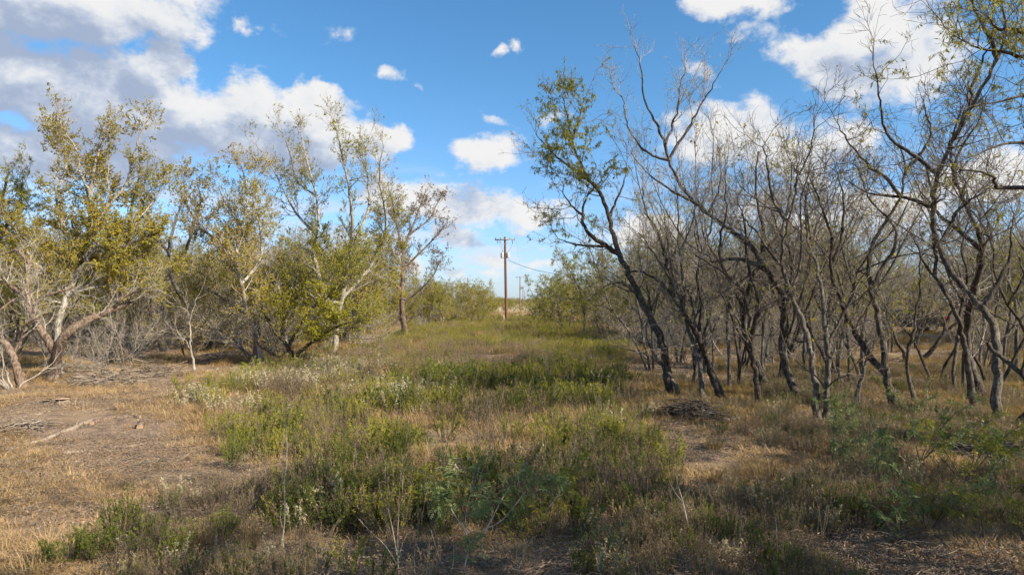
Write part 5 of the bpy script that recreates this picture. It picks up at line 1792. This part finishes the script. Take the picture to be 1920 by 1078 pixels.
def stump(label, px, py, r, h, bark='bark_brown', seed=0):
    rng = np.random.default_rng(seed)
    x, y, z = gp(px, py)
    o = thing('tree_stump', label, 'stump', (x, y, z), 0)
    P = np.array([[0, 0, -0.05], [0.005, 0, h * 0.3], [0.0, 0.01, h * 0.7], [0, 0, h]])
    R = np.array([1.35, 1.05, 0.98, 0.95]) * r
    V, Q = tubes(P[None], R[None], 12, rng, 0.05)
    link('trunk', mesh_np('trunk', V, Q, bark), o)
    th = np.arange(12) * 2 * math.pi / 12
    V = np.vstack([np.stack([np.cos(th) * r * 0.93, np.sin(th) * r * 0.93, np.full(12, h + 0.003)], -1), [[0, 0, h + 0.012]]])
    Q = np.array([[2 * i, (2 * i + 1) % 12, (2 * i + 2) % 12, 12] for i in range(6)])
    link('cut_top', mesh_np('cut_top', V, Q, 'cut_wood', smooth=False), o)


stump('low freshly cut pinkish stump in the straw at the left', 118, 765, 0.16, 0.14, seed=1)
stump('small low stump left of the pinkish cut one', 88, 762, 0.09, 0.10, 'bark_dark', seed=2)
stump('dark split stump under the lower right feathery seedling', 1647, 918, 0.05, 0.14, 'bark_dark', seed=3)
stump('low stump in the straw near the yellow green bush', 372, 722, 0.10, 0.08, seed=4)


def pile(label, px, py, wpx, hpx, n, bark, seed, L=1.3, r=0.014):
    """a heap of cut branches, each a curved tapering stick with side twigs"""
    rng = np.random.default_rng(seed)
    x, y, z = gp(px, py)
    w, h = wpx / F * y / 2, hpx / F * y
    o = thing('brush_pile', label, 'brush pile', (x, y, z), 0, 'heaps of cut branches')
    K = 7
    P = np.zeros((n, K, 3))
    rr = np.sqrt(rng.random(n))
    a = rng.uniform(0, 6.28, n)
    cx, cy = rr * np.cos(a) * w * 0.8, rr * np.sin(a) * min(w, 1.2) * 0.7
    cz = h * (1 - rr ** 2) * rng.uniform(0.1, 1.0, n) * 0.9 + 0.03
    da = rng.normal(0, 0.7, n) + np.where(rng.random(n) < 0.5, math.pi, 0)
    ln = L * rng.uniform(0.4, 1.2, n)
    dz = rng.normal(0, 0.22, n)
    for k in range(K):
        f = k / (K - 1) - 0.5
        P[:, k, 0] = cx + np.cos(da) * ln * f + rng.normal(0, 0.02, n)
        P[:, k, 1] = cy + np.sin(da) * ln * f + rng.normal(0, 0.02, n)
        P[:, k, 2] = np.maximum(cz + dz * ln * f - 0.25 * ln * f * f + rng.normal(0, 0.01, n), 0.015)
    R = r * rng.uniform(0.4, 1.6, n)[:, None] * np.linspace(1.1, 0.4, K)[None]
    p2, r2 = grow(P, R, rng, 3.0, 0.3, 1.0, 0.7, 0.35, 0.5, 4, 0.15, -0.02, 0.4, 0.003, 0)
    p2[:, :, 2] = np.maximum(p2[:, :, 2], 0.01)
    nb = min(12, n)
    big = np.argsort(-R[:, 0])[:nb]
    for i in big:                                   # the biggest sticks can be picked out one by one
        V, Q = tubes(P[i:i + 1], R[i:i + 1], 7)
        link('branch', mesh_np('branch', V, Q, bark), o)
    rest = np.setdiff1d(np.arange(n), big)
    V, Q = merge([tubes(P[rest], R[rest], 4), tubes(p2, r2, 3)])
    link('twigs', mesh_np('twigs', V, Q, bark), o, 'stuff')


pile('grey pile of cut branches beside the gnarled brown mesquite', 195, 718, 150, 50, 150, 'dead_wood', 1)
pile('pale heap of twigs right of the grey pile at the left', 290, 700, 120, 36, 110, 'dead_wood', 2, 1.2, 0.011)
pile('dark rounded brush pile in front of the slim upright grey tree', 1295, 792, 115, 38, 190, 'bark_dark', 3, 0.9, 0.011)
pile('distant dark brush pile right of the power poles', 1016, 596, 46, 22, 170, 'twig_dark', 4, 2.4, 0.05)
pile('low grey brush under the many stemmed tree', 425, 676, 110, 22, 90, 'dead_wood', 5, 1.6)
pile('low dead branches right of the pale trunked airy hackberry', 690, 672, 90, 20, 80, 'twig_grey', 6, 1.4)
pile('dark tangle of cut branches at the right edge', 1860, 850, 150, 34, 170, 'twig_dark', 7, 1.0, 0.012)
pile('scattered pale branches in the straw at the far left', 35, 812, 110, 12, 50, 'dead_wood', 8, 0.9, 0.010)
pile('low grey brush heap before the left thicket', 665, 638, 60, 10, 60, 'twig_grey', 9, 1.8, 0.02)


# ------------------------------------------------------------------ power poles, cables, fence, stakes
def cyl(P, R, S=10):
    V, Q = tubes(np.array(P, float)[None], np.array(R, float)[None], S)
    n = len(P)
    # end caps
    c0, c1 = len(V), len(V) + 1
    V = np.vstack([V, P[0], P[-1]])
    caps = []
    for i in range(0, S, 2):
        caps.append([c0, (i + 2) % S, i + 1, i])
        b = (n - 1) * S
        caps.append([c1, b + i, b + i + 1, b + (i + 2) % S])
    return V, np.vstack([Q, np.array(caps)])


def box(cx, cy, cz, sx, sy, sz):
    v = np.array([(x, y, z) for x in (-1, 1) for y in (-1, 1) for z in (-1, 1)], float) * 0.5
    v = v * np.array([sx, sy, sz]) + np.array([cx, cy, cz])
    q = np.array([[0, 1, 3, 2], [4, 6, 7, 5], [0, 4, 5, 1], [2, 3, 7, 6], [0, 2, 6, 4], [1, 5, 7, 3]])
    return v, q


def utility_pole(label, x, y, h, full, lean=0.0, wood='pole_wood'):
    z = float(gz(x, y))
    o = thing('utility_pole', label, 'utility pole', (x, y, z), 0.05, 'power poles in line down the clearing')
    zs = np.linspace(-0.4, h, 12)
    P = np.stack([lean * zs, np.zeros(12), zs], -1)
    V, Q = cyl(P, np.linspace(0.19, 0.125, 12), 12)
    link('shaft', mesh_np('shaft', V, Q, wood), o)
    tx = lean * h
    V, Q = box(tx, -0.17, h - 0.38, 2.5, 0.10, 0.13)
    link('crossarm', mesh_np('crossarm', V, Q, 'crossarm_wood', smooth=False), o)
    for s in (-1, 1):
        V, Q = cyl([(tx + s * 0.70, -0.235, h - 0.42), (tx, -0.16, h - 1.0)], [0.018, 0.018], 6)
        link('brace', mesh_np('brace', V, Q, 'galvanised'), o)
    for px_ in (-1.15, -0.55, 0.62, 1.15) if full else (-1.1, 1.1):
        V, Q = cyl([(tx + px_, -0.17, h - 0.32), (tx + px_, -0.17, h - 0.24), (tx + px_, -0.17, h - 0.20), (tx + px_, -0.17, h - 0.12)], [0.02, 0.055, 0.065, 0.03], 8)
        link('insulator', mesh_np('insulator', V, Q, 'porcelain'), o)
    if not full:
        return o
    for px_ in (-0.95, -0.62, 0.9):                 # hanging cut-outs under the arm
        V, Q = cyl([(tx + px_, -0.2, h - 0.46), (tx + px_ + 0.03, -0.24, h - 0.62), (tx + px_ + 0.05, -0.28, h - 0.86)], [0.035, 0.05, 0.03], 8)
        link('fuse_cutout', mesh_np('fuse_cutout', V, Q, 'porcelain'), o)
    V, Q = cyl([(tx - 0.5, -0.2, h - 0.9), (tx - 0.42, -0.22, h - 1.25), (tx - 0.2, -0.2, h - 1.9)], [0.012, 0.012, 0.012], 5)
    link('jumper_wire', mesh_np('jumper_wire', V, Q, 'wire_dark'), o)
    V, Q = cyl([(tx + 0.95, -0.25, h - 0.85), (tx + 0.75, -0.22, h - 1.3), (tx + 0.42, -0.2, h - 1.85)], [0.012, 0.012, 0.012], 5)
    link('jumper_wire', mesh_np('jumper_wire', V, Q, 'wire_dark'), o)
    for s, ty in ((-1, 0.05), (1, -0.05)):           # two pole mounted transformers
        cx = lean * (h - 2.2) + s * 0.36
        t_ = link('transformer', mesh_np('transformer', *cyl([(cx, ty, h - 2.62), (cx, ty, h - 2.58), (cx, ty, h - 2.02), (cx, ty, h - 1.97), (cx, ty, h - 1.93)], [0.19, 0.215, 0.215, 0.225, 0.15], 14), 'galvanised'), o)
        V, Q = cyl([(cx + 0.05, ty, h - 1.94), (cx + 0.05, ty, h - 1.86), (cx + 0.05, ty, h - 1.76)], [0.03, 0.05, 0.02], 8)
        link('bushing', mesh_np('bushing', V, Q, 'porcelain'), t_)
        V, Q = box(cx - s * 0.18, ty, h - 2.25, 0.16, 0.10, 0.12)
        link('bracket', mesh_np('bracket', V, Q, 'galvanised', smooth=False), t_)
    return o


PD = 84.0
PX1 = (949.5 - CX) / F * PD
utility_pole('nearest wooden power pole with two white transformers', PX1, PD, 10.45, True, -0.018)
polexy = [(PX1, PD)]
for Dp, px, lab in [(213, 975, 'second wooden power pole down the line'), (340, 980.5, 'third power pole, small in the distance'), (467, 983.5, 'fourth and farthest power pole on the line')]:
    X = (px - CX) / F * Dp
    utility_pole(lab, X, Dp, 10.4, False, 0.0, 'pole_wood_old')
    polexy.append((X, Dp))


def cable(name, label, a, b, sag, r, cat='cable', group=None):
    a, b = np.array(a, float), np.array(b, float)
    u = np.linspace(0, 1, 30)[:, None]
    P = a + (b - a) * u
    P[:, 2] -= (4 * sag * u * (1 - u))[:, 0]
    V, Q = tubes(P[None], np.full((1, 30), r), 5)
    o = link(name, mesh_np(name, V, Q, 'wire_dark'))
    tag(o, label, cat, group)


for i in range(3):
    (xa, ya), (xb, yb) = polexy[i], polexy[i + 1]
    nmn = ['nearest and second', 'second and third', 'third and fourth'][i]
    for s in (-1.15, 1.15):
        cable('power_line', '%s thin power line strung between the %s poles' % ('left' if s < 0 else 'right', nmn), (xa + s, ya - 0.17, 9.95 + 0.35), (xb + s * 0.96, yb - 0.17, 10.2), 1.2, 0.006, 'power line', 'power lines along the poles')
ex, ey = (1120 - CX) / F * 70, 70.0
cable('service_cable', 'thick black cable sagging from the nearest pole into the right hand trees', (PX1 + 0.2, PD - 0.2, 7.55), (ex, ey, 5.3), 0.75, 0.024, 'cable')
# the service pole the cable ends on, among the trees
z0 = float(gz(ex, ey))
sp_ = thing('service_pole', 'short wooden pole hidden among the right hand trees where the cable ends', 'utility pole', (ex, ey, z0))
link('shaft', mesh_np('shaft', *cyl([(0, 0, -0.3), (0, 0, 2.5), (0, 0, 5.6)], [0.13, 0.12, 0.09], 10), 'pole_wood_old'), sp_)
link('hook', mesh_np('hook', *cyl([(0, 0, 5.3), (-0.12, 0.02, 5.3)], [0.02, 0.02], 6), 'galvanised'), sp_)


def stake(label, px, py, hpx, r, D):
    x = (px - CX) / F * D
    z = float(gz(x, D))
    h = hpx / F * D
    o = thing('wooden_stake', label, 'stake', (x, D, z), 0, 'stakes beside the near power pole')
    link('post', mesh_np('post', *cyl([(0, 0, -0.1), (0.01, 0, h * 0.6), (0, 0, h)], [r, r, r * 0.85], 8), 'stake_wood'), o)
    link('tip', mesh_np('tip', *cyl([(0, 0, h), (0, 0, h + 0.02), (0, 0, h + 0.05)], [r * 0.85, r * 0.6, 0.004], 8), 'stake_wood'), o)


stake('pale short stake left of the nearest power pole', 944.5, 605, 15, 0.06, 78)
stake('thin tall stake further left of the nearest power pole', 941, 605, 26, 0.025, 79)


def fence():
    D = 142.0
    o = thing('wire_fence', 'low post and wire fence crossing the distant field', 'fence', (0, D, 0))
    xs = np.arange(-26, 14, 2.6)
    rng = np.random.default_rng(5)
    for i, x in enumerate(xs):
        thick = i % 4 == 1
        h = 1.35 if not thick else 1.6
        r = 0.05 if not thick else 0.11
        link('post', mesh_np('post', *cyl([(x, 0, -0.1), (x + rng.normal(0, .04), 0, h)], [r, r * 0.9], 8), 'stake_wood'), o)
    for z in (0.35, 0.7, 1.05, 1.28):
        P = np.stack([np.linspace(xs[0], xs[-1], 20), np.full(20, -0.06), np.full(20, z)], -1)
        link('wire', mesh_np('wire', *tubes(P[None], np.full((1, 20), 0.008), 4), 'galvanised'), o)


fence()


# ------------------------------------------------------------------ the parked truck
def truck():
    D = 54.0
    x0 = (1693 - CX) / F * D
    z = float(gz(x0, D))
    o = thing('pickup_truck', 'dark pickup truck parked behind the trees with red tail light showing', 'pickup truck', (x0, D, z), RAD(-10))
    import bmesh

    def prism(name, prof, y0, y1, mat, parent, bev=0.04, taper=None):
        bm = bmesh.new()
        a = [bm.verts.new((x, y0, zz)) for x, zz in prof]
        b = [bm.verts.new((x, y1, zz)) for x, zz in prof]
        n = len(prof)
        bm.faces.new(a)
        bm.faces.new(b[::-1])
        for i in range(n):
            bm.faces.new([a[i], b[i], b[(i + 1) % n], a[(i + 1) % n]])
        if bev:
            bmesh.ops.bevel(bm, geom=bm.edges[:], offset=bev, segments=2, affect='EDGES')
        bmesh.ops.recalc_face_normals(bm, faces=bm.faces[:])
        me = bpy.data.meshes.new(name)
        bm.to_mesh(me)
        bm.free()
        me.materials.append(MATS[mat])
        return link(name, me, parent)
    # front is towards -x
    arch = lambda cx: [(cx - 0.50, 0.52), (cx - 0.40, 0.80), (cx - 0.2, 0.93), (cx, 0.97), (cx + 0.2, 0.93), (cx + 0.40, 0.80), (cx + 0.50, 0.52)]
    prof = [(-2.85, 0.55)] + arch(-1.85) + [(-0.9, 0.48), (0.9, 0.48)] + arch(1.75) + [(2.72, 0.55), (2.78, 0.75), (2.76, 1.30), (0.62, 1.30), (0.60, 1.26), (-1.15, 1.24), (-1.3, 1.20), (-2.6, 1.10), (-2.85, 0.98)]
    body = prism('body', prof, -0.97, 0.97, 'paint_dark', o, 0.025)
    prism('cab', [(-1.35, 1.22), (-0.62, 1.82), (-0.2, 1.90), (0.55, 1.88), (0.66, 1.24)], -0.82, 0.82, 'paint_dark', o, 0.05)
    prism('side_window', [(-1.02, 1.30), (-0.55, 1.74), (-0.20, 1.80), (-0.20, 1.30)], -0.845, -0.80, 'glass_dark', o, 0)
    prism('side_window', [(-0.12, 1.30), (-0.12, 1.80), (0.46, 1.79), (0.52, 1.30)], -0.845, -0.80, 'glass_dark', o, 0)
    prism('windscreen', [(-1.36, 1.26), (-0.66, 1.82), (-0.62, 1.80), (-1.30, 1.24)], -0.70, 0.70, 'glass_dark', o, 0)
    prism('door', [(-0.95, 0.62), (-0.95, 1.20), (-0.17, 1.22), (-0.17, 0.60)], -0.985, -0.96, 'paint_dark', o, 0.008)
    prism('door', [(-0.14, 0.60), (-0.14, 1.22), (0.56, 1.23), (0.56, 0.62)], -0.985, -0.96, 'paint_dark', o, 0.008)
    for hx in (-0.32, 0.40):
        prism('door_handle', [(hx, 1.06), (hx, 1.10), (hx + 0.14, 1.10), (hx + 0.14, 1.06)], -1.01, -0.98, 'chrome', o, 0.006)
    for sy in (-1, 1):
        prism('tail_light', [(2.56, 0.90), (2.56, 1.28), (2.82, 1.28), (2.82, 0.90)], sy * 1.0 - 0.16 * (sy > 0), sy * 1.0 + 0.16 * (sy < 0), 'tail_red', o, 0.012)
        prism('headlight', [(-2.88, 0.80), (-2.88, 0.98), (-2.72, 1.0), (-2.72, 0.80)], sy * 0.97 - 0.3 * (sy > 0), sy * 0.97 + 0.3 * (sy < 0), 'chrome', o, 0.01)
        prism('mirror', [(-0.98, 1.28), (-0.98, 1.46), (-0.88, 1.46), (-0.88, 1.28)], sy * 1.04, sy * 1.24, 'chrome', o, 0.02)
    prism('bumper', [(2.76, 0.50), (2.76, 0.70), (2.92, 0.70), (2.92, 0.50)], -0.92, 0.92, 'chrome', o, 0.02)
    prism('bumper', [(-3.0, 0.48), (-3.0, 0.72), (-2.84, 0.72), (-2.84, 0.48)], -0.92, 0.92, 'chrome', o, 0.02)
    for cx in (-1.85, 1.75):
        for sy in (-1, 1):
            w = link('wheel', mesh_np('wheel', *cyl([(cx, sy * 0.72, 0.40), (cx, sy * 0.95, 0.40)], [0.10, 0.10], 10), 'rubber'), o)
            V, Q = cyl([(cx, sy * 0.72, 0.40), (cx, sy * 0.74, 0.40), (cx, sy * 0.94, 0.40), (cx, sy * 0.965, 0.40), (cx, sy * 0.955, 0.40)], [0.36, 0.40, 0.40, 0.37, 0.25], 20)
            link('tyre', mesh_np('tyre', V, Q, 'rubber'), w)
            V, Q = cyl([(cx, sy * 0.956, 0.40), (cx, sy * 0.968, 0.40), (cx, sy * 0.96, 0.40)], [0.24, 0.21, 0.06], 16)
            link('rim', mesh_np('rim', V, Q, 'chrome'), w)


truck()


# white scraps of litter on the track
def scrap(label, px, py, seed):
    rng = np.random.default_rng(seed)
    x, y, z = gp(px, py)
    n = 6
    u, v = np.meshgrid(np.linspace(-1, 1, n), np.linspace(-1, 1, n))
    P = np.stack([u * 0.026, v * 0.022, 0.035 + v * 0.032 + rng.normal(0, 0.009, u.shape)], -1)
    P2 = P + np.array([0.0, 0.012, 0.004])
    V = np.concatenate([P.reshape(-1, 3), P2.reshape(-1, 3)])
    i = (np.arange(n - 1)[:, None] * n + np.arange(n - 1)[None]).ravel()
    Q = np.stack([i, i + 1, i + n + 1, i + n], -1)
    o = link('plastic_scrap', mesh_np('plastic_scrap', V, np.concatenate([Q, Q[:, ::-1] + n * n]), 'white_plastic'))
    o.location = (x, y, z)
    tag(o, label, 'litter')


scrap('crumpled white plastic scrap lying by the thin upright sapling', 1462, 1042, 1)
scrap('second white scrap lying farther up the track', 1463, 1012, 2)

tot = 0
seen = set()
for ob in SC.objects:
    if ob.type == 'MESH' and ob.data.name not in seen:
        seen.add(ob.data.name)
        tot += sum(1 for _ in range(0)) + len(ob.data.polygons) * 2
print('TRIS', tot, 'OBJECTS', len(SC.objects))
